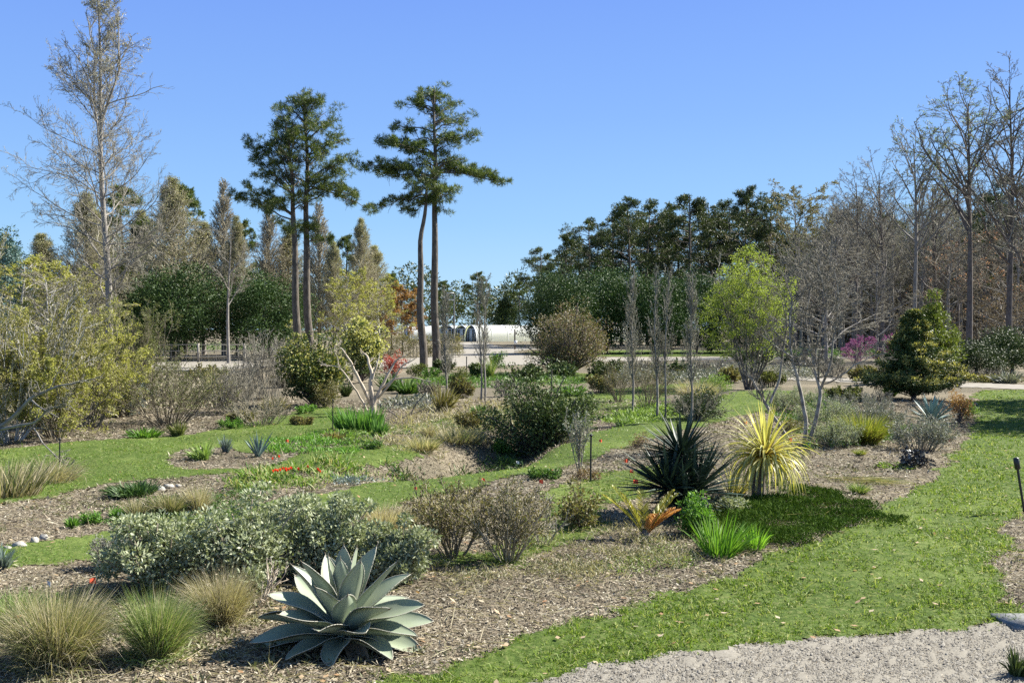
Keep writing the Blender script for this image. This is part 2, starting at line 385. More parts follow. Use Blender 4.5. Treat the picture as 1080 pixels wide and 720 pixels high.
def scatter(rng, N, y0, y1, u0, u1, polys_in=None, polys_out=None, a=0.08):
    """points over the ground, thinning with distance"""
    y = np.exp(rng.uniform(math.log(y0), math.log(y1), N)); x = rng.uniform(u0, u1, N)*y
    m = np.ones(N, bool); xx, yv = wob(x, y, a); xx = xx+rng.normal(0, a*0.5, N); yv = yv+rng.normal(0, a*0.5, N)
    if polys_in is not None:
        k = np.zeros(N, bool)
        for p in polys_in: k |= pip(xx, yv, p)
        m &= k
    if polys_out:
        for p in polys_out: m &= ~pip(xx, yv, p)
    x = x[m]; y = y[m]
    return np.stack([x, y, terr(x, y)], 1)
def turf(name, label, polys, N, y0, y1, u0, u1, h, seed, mat, wid=0.006, out=None):
    rng = R(seed); P = scatter(rng, N, y0, y1, u0, u1, polys, out)
    k = np.clip(P[:, 1]/8.0, 1, 6)
    n = len(P)
    D = np.stack([rng.normal(0, 0.45, n), rng.normal(0, 0.45, n), np.ones(n)], 1)
    tall = 0.55+0.45*np.sin(P[:, 0]*2.3+np.sin(P[:, 1]*1.9)*2)*np.cos(P[:, 1]*2.9)*0.8+rng.exponential(0.25, n)
    tall = tall*(0.75+0.45*np.sin(P[:, 0]*17+3*np.sin(P[:, 1]*11))*np.sin(P[:, 1]*19+2*np.sin(P[:, 0]*13))); tall = np.clip(tall, 0.2, 2.2)
    dn = np.sin(P[:, 0]*9+2*np.sin(P[:, 1]*7.1))*np.sin(P[:, 1]*8.3+2*np.sin(P[:, 0]*6.3))+0.5*np.sin(P[:, 0]*31+P[:, 1]*23)*np.sin(P[:, 1]*37-P[:, 0]*11)
    mk = dn > rng.normal(-0.35, 0.45, n); P = P[mk]; k = k[mk]; D = D[mk]; tall = tall[mk]; n = len(P)
    P[:, 2] += 0.002
    mb = MB()
    ribbons(mb, P, D, h*tall*rng.uniform(0.6, 1.2, n), wid*k**0.9*rng.uniform(0.7, 1.4, n), rng, k=2, droop=0.9)
    o = mb.build(name, mat); tag(o, label, 'grass', kind='stuff'); print(name, n); return o
m_turf = leaf('turf_blades', [(0.035, 0.075, 0.01), (0.085, 0.145, 0.018), (0.14, 0.215, 0.03), (0.22, 0.285, 0.06), (0.38, 0.36, 0.18)], trans=0.35, spec=0.15, rough=0.55, patch=(0.9, (0.17, 0.23, 0.05), 0.5, 0.78, 0.5))
m_turf2 = leaf('turf_blades_pale', [(0.08, 0.155, 0.025), (0.125, 0.21, 0.035), (0.17, 0.26, 0.05), (0.2, 0.27, 0.065), (0.3, 0.28, 0.13)], trans=0.35, spec=0.3, patch=(0.5, (0.22, 0.25, 0.08), 0.5, 0.75, 0.6))
turf('grass', 'bright green mown turf of the path curving along the right side', [LAWN_PATH], 900000, 6.2, 45, -0.35, 0.75, 0.075, 11, m_turf, wid=0.008)
turf('grass', 'mown turf of the lawn on the left beyond the stepped beds', [LAWN_MAIN], 330000, 12, 34, -0.75, -0.05, 0.06, 12, m_turf2)
turf('grass', 'turf of the grass path running diagonally through the middle', [LAWN_MID], 420000, 9.0, 42, -0.75, 0.35, 0.06, 13, m_turf2)
turf('grass', 'rough green turf between the shrubs and below the far slope', [LAWN_BED, LAWN_SLOPE, LAWN_FAR, LAWN_BACK], 260000, 9.5, 100, -0.2, 0.35, 0.09, 14, m_turf)
# mulch chips and straw
m_chip = leaf('wood_chips', [(0.05, 0.041, 0.029), (0.115, 0.09, 0.064), (0.19, 0.155, 0.112), (0.275, 0.232, 0.174), (0.43, 0.39, 0.31)], trans=0, rough=0.9, spec=0.1, patch=(0.7, (0.09, 0.068, 0.05), 0.5, 0.72, 0.8))
rng = R(21)
P = scatter(rng, 480000, 6.3, 34, -0.62, 0.62, None, [LAWN_MAIN, LAWN_MID, LAWN_PATH, LAWN_BED, GRAVEL, ROAD_R], 0.06)
n = len(P); k = np.clip(P[:, 1]/8.5, 1, 4); P[:, 2] += rng.uniform(0.002, 0.025, n)
D = np.stack([rng.normal(size=n), rng.normal(size=n), rng.normal(0, 0.22, n)], 1)
sd = nrm(perp(nrm(D))+np.stack([0*k, 0*k, rng.normal(0, 0.3, n)], 1))
mb = MB(); diamonds(mb, P, D, 0.032*k**0.7*rng.lognormal(0, 0.45, n), 0.0105*k**0.7*rng.lognormal(0, 0.4, n), rng, side=sd)
tag(mb.build('mulch_chips', m_chip), 'loose grey brown bark chips and straw strewn over the beds', 'mulch', kind='stuff'); print('chips', n)
P = scatter(rng, 5000, 5.8, 9.5, -0.3, 0.62, [GRAVEL], None, 0.05); n = len(P); P[:, 2] += 0.02; D = np.stack([rng.normal(size=n), rng.normal(size=n), rng.normal(0, 0.15, n)], 1)
mb = MB(); diamonds(mb, P, D, 0.03*rng.lognormal(0, 0.4, n), 0.008, rng, side=perp(nrm(D))); tag(mb.build('debris', m_chip), 'dark bits of bark and straw strewn on the gravel path', 'debris', kind='stuff')
# dead leaves
m_dead = leaf('dead_leaves', [(0.3, 0.16, 0.08), (0.42, 0.28, 0.16), (0.5, 0.42, 0.3)], trans=0.2)
P = scatter(rng, 1000, 6.3, 30, -0.6, 0.6, None, [GRAVEL]); n = len(P); P[:, 2] += 0.035
D = np.stack([rng.normal(size=n), rng.normal(size=n), rng.normal(0, 0.3, n)], 1)
side = perp(nrm(D)); mb = MB(); diamonds(mb, P, D, 0.06*rng.uniform(0.6, 1.4, n), 0.04, rng, side=side)
tag(mb.build('fallen_leaves', m_dead), 'scattered curled tan dead leaves on mulch and turf', 'leaves', kind='stuff')
# pebbles on the gravel path
m_peb = leaf('pebbles', [(0.13, 0.115, 0.095), (0.2, 0.18, 0.155), (0.25, 0.23, 0.2), (0.32, 0.295, 0.26)], trans=0, rough=0.85, spec=0.2)
P = scatter(rng, 150000, 5.6, 9, -0.3, 0.62, [GRAVEL], None, 0.05); n = len(P)
r = 0.0045*rng.lognormal(0, 0.5, n)
oc = np.array([(1, 0, 0), (0, 1, 0), (-1, 0, 0), (0, -1, 0), (0, 0, 0.8), (0, 0, -0.8)], float)
V = oc[None]*r[:, None, None]*rng.uniform(0.6, 1.3, (n, 6, 1)) + P[:, None]
V[..., 2] += 0.018
ft = np.array([(0, 1, 4), (1, 2, 4), (2, 3, 4), (3, 0, 4)])
mb = MB().add(V, (np.arange(n)[:, None, None]*6+ft[None]).reshape(-1, 3))
tag(mb.build('pebbles', m_peb), 'small pale loose stones on the gravel path', 'gravel', kind='stuff'); print('pebbles', n)
# ------------------------------------------------------------ bark and leaf materials
bk_pine = solid('pine_bark', [(0.04, 0.032, 0.025), (0.10, 0.083, 0.066), (0.17, 0.145, 0.12)], scale=5, stretch=(1.5, 1.5, 0.4), bump=0.8, bdist=0.05)
bk_grey = solid('grey_bark', [(0.11, 0.095, 0.085), (0.22, 0.2, 0.18), (0.33, 0.3, 0.27)], scale=5, stretch=(1.2, 1.2, 0.5), bump=0.5)
bk_dark = solid('dark_bark', [(0.055, 0.045, 0.04), (0.12, 0.10, 0.09), (0.19, 0.165, 0.15)], scale=5, stretch=(1.2, 1.2, 0.4), bump=0.5)
bk_pale = solid('pale_bark', [(0.26, 0.2, 0.14), (0.42, 0.35, 0.27), (0.52, 0.46, 0.38)], scale=7, stretch=(1, 1, 0.5), bump=0.4)
bk_white = solid('whitish_bark', [(0.25, 0.24, 0.22), (0.38, 0.36, 0.33), (0.47, 0.45, 0.42)], scale=6, stretch=(1, 1, 0.6), bump=0.4)
tw_grey = leaf('grey_twigs', [(0.14, 0.128, 0.10), (0.22, 0.202, 0.162), (0.3, 0.28, 0.232)], trans=0, rough=0.9, spec=0.1)
tw_tan = leaf('tan_twigs', [(0.25, 0.22, 0.155), (0.31, 0.275, 0.2), (0.37, 0.335, 0.25)], trans=0, rough=0.9, spec=0.1)
tw_brown = leaf('brown_twigs', [(0.12, 0.10, 0.07), (0.18, 0.155, 0.115), (0.26, 0.225, 0.17)], trans=0, rough=0.9, spec=0.1)
lf_pine = leaf('pine_needles', [(0.018, 0.04, 0.012), (0.075, 0.105, 0.024), (0.16, 0.19, 0.05)], rough=0.5, trans=0.25, vary=0.3)
lf_pinedark = leaf('dark_pine_needles', [(0.03, 0.045, 0.014), (0.065, 0.09, 0.026), (0.13, 0.155, 0.045)], rough=0.5, trans=0.15, vary=0.4)
lf_mag = leaf('glossy_evergreen_leaves', [(0.018, 0.042, 0.012), (0.04, 0.08, 0.022), (0.085, 0.135, 0.035)], rough=0.55, trans=0.1, spec=0.2, vary=0.3)
lf_spring = leaf('spring_yellow_green_leaves', [(0.19, 0.2, 0.045), (0.31, 0.31, 0.075), (0.42, 0.39, 0.13)], trans=0.35)
lf_olive = leaf('olive_budding_leaves', [(0.12, 0.115, 0.04), (0.2, 0.18, 0.06), (0.27, 0.24, 0.09)], trans=0.3)
lf_lime = leaf('lime_leaves', [(0.17, 0.24, 0.035), (0.28, 0.34, 0.06), (0.37, 0.42, 0.11)], trans=0.45)
lf_tan = leaf('tan_needles', [(0.27, 0.26, 0.12), (0.33, 0.315, 0.155), (0.38, 0.365, 0.2)], trans=0.2)
lf_bud = leaf('pale_buds', [(0.2, 0.19, 0.13), (0.33, 0.31, 0.22), (0.42, 0.4, 0.32)], trans=0.25)
lf_greenbud = leaf('green_buds', [(0.1, 0.15, 0.04), (0.17, 0.22, 0.07), (0.24, 0.28, 0.11)], trans=0.3)
lf_rust = leaf('rusty_leaves', [(0.13, 0.08, 0.045), (0.2, 0.135, 0.08), (0.27, 0.2, 0.125)], trans=0.3)
lf_purple = leaf('magenta_blossom', [(0.16, 0.035, 0.17), (0.25, 0.07, 0.26), (0.36, 0.13, 0.37)], trans=0.3)
lf_pinkbud = leaf('pink_green_leaves', [(0.1, 0.1, 0.04), (0.15, 0.16, 0.06), (0.28, 0.18, 0.15), (0.2, 0.19, 0.09)], trans=0.25)
lf_redbud = leaf('red_buds', [(0.3, 0.14, 0.12), (0.4, 0.22, 0.18)], trans=0.3)
lf_redtree = leaf('russet_leaves', [(0.25, 0.12, 0.05), (0.38, 0.2, 0.08), (0.42, 0.28, 0.1)], trans=0.3)
lf_juniper = leaf('dark_juniper_sprays', [(0.02, 0.04, 0.012), (0.045, 0.075, 0.02), (0.09, 0.12, 0.03)], trans=0.1)
lf_gold = leaf('golden_sprays', [(0.32, 0.28, 0.06), (0.5, 0.45, 0.14), (0.6, 0.56, 0.26)], trans=0.25)
lf_yellowgreen = leaf('yellow_green_sprays', [(0.07, 0.1, 0.015), (0.14, 0.18, 0.03), (0.22, 0.25, 0.05)], trans=0.2)
lf_blue = leaf('blue_spruce_needles', [(0.06, 0.11, 0.1), (0.11, 0.18, 0.17)], trans=0.1)

def stand(px, y, top):
    """ground point at distance y under picture column px, and height that reaches row top"""
    x = (px-CX)/F*y/COSP
    z = float(terr(x, y))
    return (x, y, z), at(px, top, y)[2]-z

# ------------------------------------------------------------ tall bare tree at left
def tall_tree():
    loc, H = stand(113, 45, -12)
    t = thing('tall_tree', 'very tall slender grey tree with sparse pale spring buds rising out of frame at left', 'tree', loc)
    rng = R(5)
    zz = np.linspace(0, 1, 22); lean = np.stack([-0.42*zz**2+0.08*np.sin(zz*9), 0.1*np.sin(zz*7), zz*H*1.0], 1)
    tr = (lean[None], (0.15*(1-zz)**0.95+0.03)[None])
    mb = wood([tr], (10,))
    # ascending limbs
    st, di, ln, rd = [], [], [], []
    for i in range(62):
        f = 0.2+0.78*(i+rng.uniform(0, 1))/62; k = f*21; j = int(k)
        p = lean[j]*(1-(k-j))+lean[min(j+1, 21)]*(k-j)
        az = rng.uniform(0, 2*np.pi); e = np.radians(rng.uniform(15, 40) if f < 0.6 else rng.uniform(32, 62))
        st.append(p); di.append((np.cos(az)*np.cos(e), np.sin(az)*np.cos(e), np.sin(e)))
        ln.append((4.3 if f < 0.62 else 3.6)*(1.05-0.5*abs(f-0.42)/0.5)*rng.uniform(0.7, 1.15)*(1 if f < 0.75 else 0.72)); rd.append(0.038*(1.1-f*0.55))
    # two forked leaders
    for dx, fz in ((0.55, 0.62), (-0.25, 0.66)):
        k = fz*21; j = int(k); st.append(lean[j]); di.append((dx, rng.uniform(-.2, .2), 1.5)); ln.append(H*0.33); rd.append(0.07)
    sk = skel(rng, st, di, ln, rd, [dict(k=7, wob=0.13, up=0.35, n=10, t=(0.12, 1), ang=40, lr=0.5, rr=0.5, taper=0.25),
        dict(k=6, wob=0.15, up=0.25, n=7, t=(0.1, 1), ang=40, lr=0.5, rr=0.5), dict(k=5, wob=0.16, up=0.1, n=4, t=(0.1, 1), ang=34, lr=0.6, rr=0.6), dict(k=3, wob=0.15, taper=0.6)])
    mb.build('trunk', bk_grey, t, smooth=True)
    wood(sk[:1], (6,)).build('limbs', bk_grey, t, smooth=True)
    wood(sk, (6, 4, 3, 3), lo=1, mn=0.0055).build('twigs', tw_grey, t)
    b = sk[3]; z = b[0][:, -1, 2]/H
    m = (z > 0.62) & (rng.uniform(size=len(z)) < np.clip((z-0.55)*1.0, 0.03, 0.3))
    mb = MB(); leaves_on(mb, (b[0][m], b[1][m]), rng, 2, 0.07, 0.035, 0.3, 0.04)
    m = (z <= 0.62) & (rng.uniform(size=len(z)) < 0.03)
    leaves_on(mb, (b[0][m], b[1][m]), rng, 1, 0.06, 0.03, 0.3, 0.03)
    mb.build('buds', lf_bud, t)
tall_tree()

# ------------------------------------------------------------ garden pines with bare trunks
def tuft_cloud(mb, rng, C, Rc, per, L=0.28, W=0.025, nb=12, flatz=0.75):
    n = len(C); idx = np.repeat(np.arange(n), per)
    u = nrm(rng.normal(size=(n*per, 3))); r = rng.uniform(0.15, 1, n*per)**0.6
    P = C[idx]+u*(r*np.broadcast_to(Rc, n)[idx])[:, None]*np.array([1, 1, flatz])
    ax = nrm(u*0.6+np.array([0, 0, 0.7])+rng.normal(0, 0.35, u.shape))
    i2 = np.repeat(np.arange(len(P)), nb)
    D = nrm(ax[i2]*0.7+rng.normal(0, 0.65, (len(i2), 3)))
    diamonds(mb, P[i2], D, L*rng.uniform(0.7, 1.2, len(i2)), W, rng); return mb
def garden_pine(label, px, y, top, path, pads, seed, r0=0.26, dens=1.0, fill=20):
    """path: (px,row) of the trunk from base up; pads: (trunk row, tip px, tip row, clump px radius)"""
    loc, H = stand(px, y, top); t = thing('pine_tree', label, 'pine tree', loc, 'tall bare trunked garden pines'); rng = R(seed)
    L = np.array(loc)
    pts = np.array([at(a, b, y)-L for a, b in path]); pts[0, 2] = -0.05
    # resample
    q = np.interp(np.linspace(0, len(pts)-1, 20), np.arange(len(pts)), pts[:, 0]), np.zeros(20), np.interp(np.linspace(0, len(pts)-1, 20), np.arange(len(pts)), pts[:, 2])
    trunk = np.stack([q[0]+0.04*np.sin(np.arange(20)), 0.08*np.sin(np.arange(20)*0.7), q[2]], 1)
    s = trunk[:, 2]/H
    tube = (trunk[None], (r0*(1-0.8*np.clip(s, 0, 1)**1.3))[None])
    wood([tube], (10,)).build('trunk', bk_pine, t, smooth=True)
    st, en, rad, C, Rc = [], [], [], [], []
    for (tr, ex, er, cr) in pads:
        z = at(px, tr, y)[2]-L[2]; j = np.interp(z, trunk[:, 2], np.arange(20)); j0 = int(min(j, 18)); p = trunk[j0]*(1-(j-j0))+trunk[j0+1]*(j-j0)
        dy = rng.normal(0, 0.9); e = at(ex, er, y)-L; e[1] = dy
        st.append(p); en.append(e); c = cr*y/F
        nn = max(3, int(np.linalg.norm((e-p)[[0, 2]])/0.55))
        for q_ in np.linspace(0.45, 1.0, nn):
            for _ in range(3):
                C.append(p*(1-q_)+e*q_+rng.normal(0, c*0.6, 3)*np.array([1, 1.6, 0.55])+np.array([0, 0, 0.2*np.sin(q_*3)])); Rc.append(c*rng.uniform(0.3, 0.62)*(0.75+0.25*q_))
    zlo = min(p[2] for p in st)
    for _ in range(int(fill*1.8)):
        z = rng.uniform(zlo+0.25*(H-zlo), H-0.3); a = rng.uniform(0, 6.28); wd = 1.5*(1-((z-zlo)/(H-zlo)-0.45)**2*2)
        C.append(np.array([np.interp(z, trunk[:, 2], trunk[:, 0])+wd*np.cos(a)*rng.uniform(0.3, 1), wd*np.sin(a)*rng.uniform(0.5, 1.3), z])); Rc.append(rng.uniform(0.3, 0.5))
        st.append(np.array([np.interp(z-0.5, trunk[:, 2], trunk[:, 0]), 0, z-0.5])); en.append(C[-1])
    st = np.array(st); en = np.array(en); s = np.linspace(0, 1, 6)[None, :, None]
    br = st[:, None]*(1-s)+en[:, None]*s + rng.normal(0, 0.05, (len(st), 6, 3))*(s > 0)
    br[..., 2] += 0.12*np.sin(s[..., 0]*np.pi)
    sk = [(br, (0.055*(1-0.7*s[..., 0]))*np.ones((len(st), 1)))]
    idx = np.repeat(np.arange(len(st)), 5); q_ = rng.uniform(0.35, 1, len(idx)); P = st[idx]*(1-q_[:, None])+en[idx]*q_[:, None]
    D = nrm(en[idx]-st[idx])+rng.normal(0, 0.6, (len(idx), 3))
    sk += skel(rng, P, D, np.full(len(idx), 0.7), np.full(len(idx), 0.018), [dict(k=3, wob=0.2)])
    wood(sk, (5, 3)).build('branches', bk_pine, t)
    C = np.array(C); mb = MB(); tuft_cloud(mb, rng, C, np.array(Rc), int(11*dens))
    mb.build('needles', lf_pine, t); return t
garden_pine('left tree of the first pine pair, thin trunk leaning left at the top', 313, 62, 135,
    [(314, 387), (313, 340), (311, 270), (309, 215), (307, 180), (305, 145)],
    [(232, 250, 207, 9), (228, 268, 203, 11), (226, 283, 210, 12), (205, 262, 158, 10), (200, 272, 152, 12), (195, 285, 145, 13), (205, 272, 182, 9), (185, 293, 128, 12), (180, 300, 120, 12),
     (240, 300, 236, 11), (225, 290, 222, 10), (170, 312, 140, 13), (180, 295, 160, 14), (215, 325, 200, 10), (250, 312, 245, 8)], 31, r0=0.25, fill=12)
garden_pine('right tree of the first pine pair, straight trunked with the higher crown', 322, 63, 100,
    [(328, 387), (325, 340), (323, 270), (323, 215), (324, 160), (321, 105)],
    [(165, 362, 145, 12), (150, 352, 130, 13), (140, 340, 115, 13), (125, 318, 103, 12), (130, 305, 112, 12), (190, 368, 172, 11), (200, 360, 180, 12), (175, 350, 165, 12),
     (196, 386, 218, 8), (200, 372, 205, 9), (215, 350, 200, 11), (150, 300, 135, 11), (160, 335, 150, 15), (256, 345, 253, 7), (245, 330, 240, 7), (205, 340, 190, 12), (130, 335, 105, 9)], 32, r0=0.25, fill=14)
garden_pine('left and shorter trunked tree of the second pair of pines, trunk slightly bent', 446, 60, 175,
    [(447, 386), (444, 340), (443, 290), (444, 250), (449, 215), (452, 190)],
    [(205, 402, 218, 7), (208, 420, 214, 10), (215, 436, 222, 11), (200, 440, 200, 12), (195, 462, 205, 12)], 33, r0=0.25, fill=4)
garden_pine('right tree of the second pine pair, with a long bough reaching right', 459, 61, 92,
    [(460, 388), (459, 340), (458, 270), (459, 200), (458, 140), (458, 95)],
    [(150, 500, 143, 10), (130, 492, 120, 12), (125, 478, 104, 10), (110, 460, 96, 10), (112, 444, 101, 10), (118, 428, 110, 9), (140, 420, 135, 9), (165, 402, 150, 9), (168, 415, 155, 9),
     (185, 390, 178, 9), (190, 400, 184, 10), (188, 418, 180, 11), (165, 435, 160, 12), (175, 480, 165, 12), (181, 532, 193, 7), (180, 515, 183, 9), (178, 500, 180, 9),
     (205, 475, 212, 11), (200, 468, 222, 9), (190, 440, 195, 13), (150, 478, 148, 12), (210, 450, 215, 10), (150, 440, 145, 11)], 34, r0=0.26, fill=18)

# ------------------------------------------------------------ prototypes for background trees
def pine_proto(name, label, seed, H, crown0, spread, loc, group, nmat):
    rng = R(seed); t = thing(name, label, 'pine tree', loc, group)
    zz = np.linspace(0, 1, 12); trunk = np.stack([0.25*np.sin(zz*3+seed), 0.2*np.sin(zz*4), zz*H], 1)
    wood([(trunk[None], (0.22*(1-0.85*zz)+0.02)[None])], (7,)).build('trunk', bk_pine, t, smooth=True)
    n = 46; f = crown0+(1-crown0)*np.linspace(0, 1, n); z = f*H
    az = rng.uniform(0, 6.28, n); q = (f-crown0)/(1-crown0); ln = spread*np.sin(np.pi*np.clip(0.25+0.72*q, 0, 1))**0.8*rng.uniform(0.55, 1.1, n)
    st = np.stack([np.interp(z, trunk[:, 2], trunk[:, 0]), np.interp(z, trunk[:, 2], trunk[:, 1]), z-0.3], 1)
    D = np.stack([np.cos(az), np.sin(az), rng.uniform(0.05, 0.5, n)], 1)
    sk = skel(rng, st, D, ln, np.full(n, 0.05), [dict(k=4, wob=0.12, n=3, t=(0.5, 1), ang=40, lr=0.4), dict(k=2)])
    wood(sk, (4, 3)).build('branches', bk_pine, t)
    C = np.concatenate([sk[0][0][:, -1], sk[0][0][:, -2], sk[1][0][:, -1]]); C = C[C[:, 2] > crown0*H*0.95]
    mb = MB(); tuft_cloud(mb, rng, C, rng.uniform(0.35, 0.75, len(C)), 9, L=0.34, W=0.06, nb=7, flatz=0.6)
    mb.build('needles', nmat, t); return t
def conic_proto(name, label, cat, seed, H, Wd, loc, group, leafm, twm, per=3, bark=bk_grey, low=0.06):
    rng = R(seed); t = thing(name, label, cat, loc, group)
    zz = np.linspace(0, 1, 12); trunk = np.stack([0*zz, 0*zz, zz*H], 1)
    wood([(trunk[None], (0.2*(1-0.93*zz))[None])], (7,)).build('trunk', bark, t, smooth=True)
    n = 190; f = low+(1-low)*rng.uniform(0, 1, n)**0.9; az = rng.uniform(0, 6.28, n); ln = Wd*0.5*(1-f)**0.85*rng.uniform(0.75, 1.15, n)+0.35
    st = np.stack([0*f, 0*f, f*H], 1); D = np.stack([np.cos(az), np.sin(az), 0.75+f], 1)
    sk = skel(rng, st, D, ln*1.15, np.full(n, 0.035), [dict(k=4, wob=0.07, up=0.35, n=9, t=(0.15, 1), ang=42, lr=0.45), dict(k=3, wob=0.1, up=0.2, n=5, ang=40, lr=0.6), dict(k=2, wob=0.1)])
    wood(sk, (4, 3, 3), mn=0.011).build('twigs', twm, t)
    if leafm:
        mb = MB(); leaves_on(mb, sk[2], rng, per*2, 0.11, 0.05, 0.1, 0.1); mb.build('foliage', leafm, t)
    return t
def bare_proto(name, label, seed, H, Wd, loc, group, bark, twm, leafm=None, low=0.38, per=1, lL=0.1, mn=0.012, r0=0.2, e0=48, keep=1.0, nl=26, leafn='buds', cat='tree', forks=2, up=0.45):
    rng = R(seed); t = thing(name, label, cat, loc, group)
    zz = np.linspace(0, 1, 14); trunk = np.stack([0.25*np.sin(zz*4+seed)*zz, 0.2*np.sin(zz*5)*zz, zz*H*0.9], 1)
    wood([(trunk[None], (r0*(1-0.88*zz)+0.01)[None])], (8,)).build('trunk', bark, t, smooth=True)
    f = low+(1-low)*(np.arange(nl)+rng.uniform(0, 1, nl))/nl; k = f*13; j = np.minimum(k.astype(int), 12)
    st = trunk[j]+(trunk[j+1]-trunk[j])*(k-j)[:, None]; az = rng.uniform(0, 6.28, nl); e = np.radians(rng.normal(e0, 9, nl))
    D = np.stack([np.cos(az)*np.cos(e), np.sin(az)*np.cos(e), np.sin(e)], 1); q = (f-low)/(1-low)
    ln = H*0.36*(1-0.55*q)*rng.uniform(0.7, 1.1, nl)
    sk = skel(rng, st, D, ln, 0.42*r0*(1.05-0.7*q), [dict(k=6, wob=0.13, up=up, n=6, t=(0.25, 1), ang=38, lr=0.45, rr=0.5),
        dict(k=4, wob=0.14, up=0.3, n=5, t=(0.2, 1), ang=38, lr=0.5, rr=0.55), dict(k=3, wob=0.15, up=0.1, n=4, t=(0.2, 1), ang=36, lr=0.55, rr=0.6), dict(k=2, wob=0.15, taper=0.6)])
    sk = fit(sk, Wd, H)
    wood(sk[:1], (5,)).build('limbs', bark, t)
    wood(sk, (5, 3, 3, 3), lo=1, mn=mn).build('twigs', twm, t)
    if leafm:
        mb = MB(); leaves_on(mb, sk[3], rng, per, lL, lL*0.5, 0.2, 0.05, keep=keep); mb.build(leafn, leafm, t)
    return t
def dense_proto(name, label, cat, seed, H, Wd, loc, group, leafm, L=0.2, n=130, per=150, low=0.0, bark=bk_dark, rc=0.16, shape='round'):
    rng = R(seed); t = thing(name, label, cat, loc, group)
    zz = np.linspace(0, 1, 6); wood([(np.stack([0*zz, 0*zz, zz*H*0.8], 1)[None], (0.13*(1.1-zz))[None])], (7,)).build('trunk', bark, t)
    C = crown_pts(rng, n, (0, 0, H*(0.5+low/2)), (Wd*0.43, Wd*0.43, H*(0.5-low/2)*0.9), inner=0.45)
    if shape == 'cone':
        q = np.clip(C[:, 2]/H, 0, 1); fac = 1.35*(1-q)**0.8+0.06; C[:, 0] *= fac; C[:, 1] *= fac
    mb = MB(); clumps(mb, rng, C, Wd*rc*rng.uniform(0.6, 1.25, len(C)), per, L, L*0.45); mb.build('crown', leafm, t); return t

# --- left background
def place(proto, label, px, y, top, H0, rz=0.0, wsc=1.0, group=None, first=False):
    loc, H = stand(px, y, top); s = H/H0
    if first:
        proto.location = loc; proto.scale = (s*wsc, s*wsc, s); proto.rotation_euler = (0, 0, rz)
        if label: proto['label'] = label
        if group: proto['group'] = group
        return proto
    return dup(proto, label, loc, rz, (s*wsc, s*wsc, s), group)
cy = conic_proto('bald_cypress', '', 'tree', 41, 14, 9.0, (0, 0, 0), 'feathery conical trees in the left background', lf_tan, tw_tan, per=1)
cy2 = conic_proto('bald_cypress', '', 'tree', 42, 14, 6.5, (0, 0, 0), 'feathery conical trees in the left background', None, tw_tan)
place(cy, 'broad tan feathery conical tree just right of the very tall slender tree', 182, 78, 192, 14, wsc=1.15, first=True)
place(cy, 'tan feathery conical tree with rounded top directly behind the very tall slender tree', 92, 72, 208, 14, 1.0, 1.25)
place(cy, 'yellowish feathery tree low between the far left spruce and the tall slender tree', 45, 70, 250, 14, 2.0, 1.5)
place(cy, 'tan feathery tree leaning beside the dark pine right of the big evergreens', 250, 80, 232, 14, 2.5, 0.8)
place(cy2, 'narrow pale pointed feathery tree above the gap between the two dark round evergreens', 236, 88, 192, 14, first=True)
place(cy2, 'narrow pale pointed feathery tree just left of the first pair of pines', 284, 88, 214, 14, 1.3)
place(cy2, 'pale feathery conical tree seen between and right of the first pair of pine trunks', 337, 84, 216, 14, 2.2, 1.1)
place(cy, 'broad pale feathery conical tree standing alone right of the first pine pair', 381, 86, 234, 14, 0.6, 0.85)
place(cy, 'yellowish feathery tree behind the bare trunks of the first pine pair', 352, 82, 258, 14, 3.6, 0.9)
pl = pine_proto('background_pine', '', 51, 15, 0.35, 3.0, (0, 0, 0), 'dark pines in the left background', lf_pine)
place(pl, 'dark broad pine behind the lower crown of the very tall slender tree', 128, 84, 196, 15, first=True)
place(pl, 'dark pine peaking beside the broad tan feathery tree', 194, 92, 196, 15, 1.0, 1.0)
place(pl, 'small dark pine between the two narrow pale feathery trees', 258, 96, 233, 15, 2.0, 0.8)
place(pl, 'green pine top showing between the feathery trees right of the first pine pair', 366, 92, 248, 15, 3.0, 0.75)
place(pl, 'low dark pine at the end of the left tree line', 414, 110, 288, 15, 3.5, 0.9)
sp = dense_proto('blue_spruce', '', 'spruce', 61, 9, 4.2, (0, 0, 0), None, lf_blue, L=0.18, n=120, per=110, shape='cone')
place(sp, 'small blue green spruce at the left edge of the photo', 5, 62, 228, 9, first=True)
mg = dense_proto('evergreen_magnolia', '', 'magnolia', 62, 8, 8.0, (0, 0, 0), 'big dark round evergreens', lf_mag, n=190, per=150)
place(mg, 'large dark glossy round evergreen left of the split rail fence', 188, 74, 276, 8, wsc=1.12, first=True)
place(mg, 'second large dark glossy round evergreen behind the first pine pair', 278, 76, 284, 8, 2.0, 1.1)
place(mg, 'lower dark glossy evergreen partly hidden behind the tall slender tree trunk', 140, 78, 300, 8, 4.0, 1.3)
br = bare_proto('young_tree', '', 71, 9, 6.5, (0, 0, 0), 'spring leafing trees in the left background', bk_white, tw_tan, lf_spring, low=0.2, per=3, lL=0.15, keep=0.8, leafn='foliage', r0=0.12)
place(br, 'yellow green leafing tree behind the brown hedge', 400, 76, 290, 9, first=True)
place(br, 'yellow green leafing tree left of the brown hedge and right of the first pine pair', 366, 72, 282, 9, 1.2, 1.1)
place(br, 'pale yellow leafing tree at the far left behind the twiggy olive shrub', 22, 58, 268, 9, 2.2, 1.4)
place(br, 'pale yellow leafing tree beside the lower trunk of the very tall tree', 72, 62, 275, 9, 3.2, 1.4)
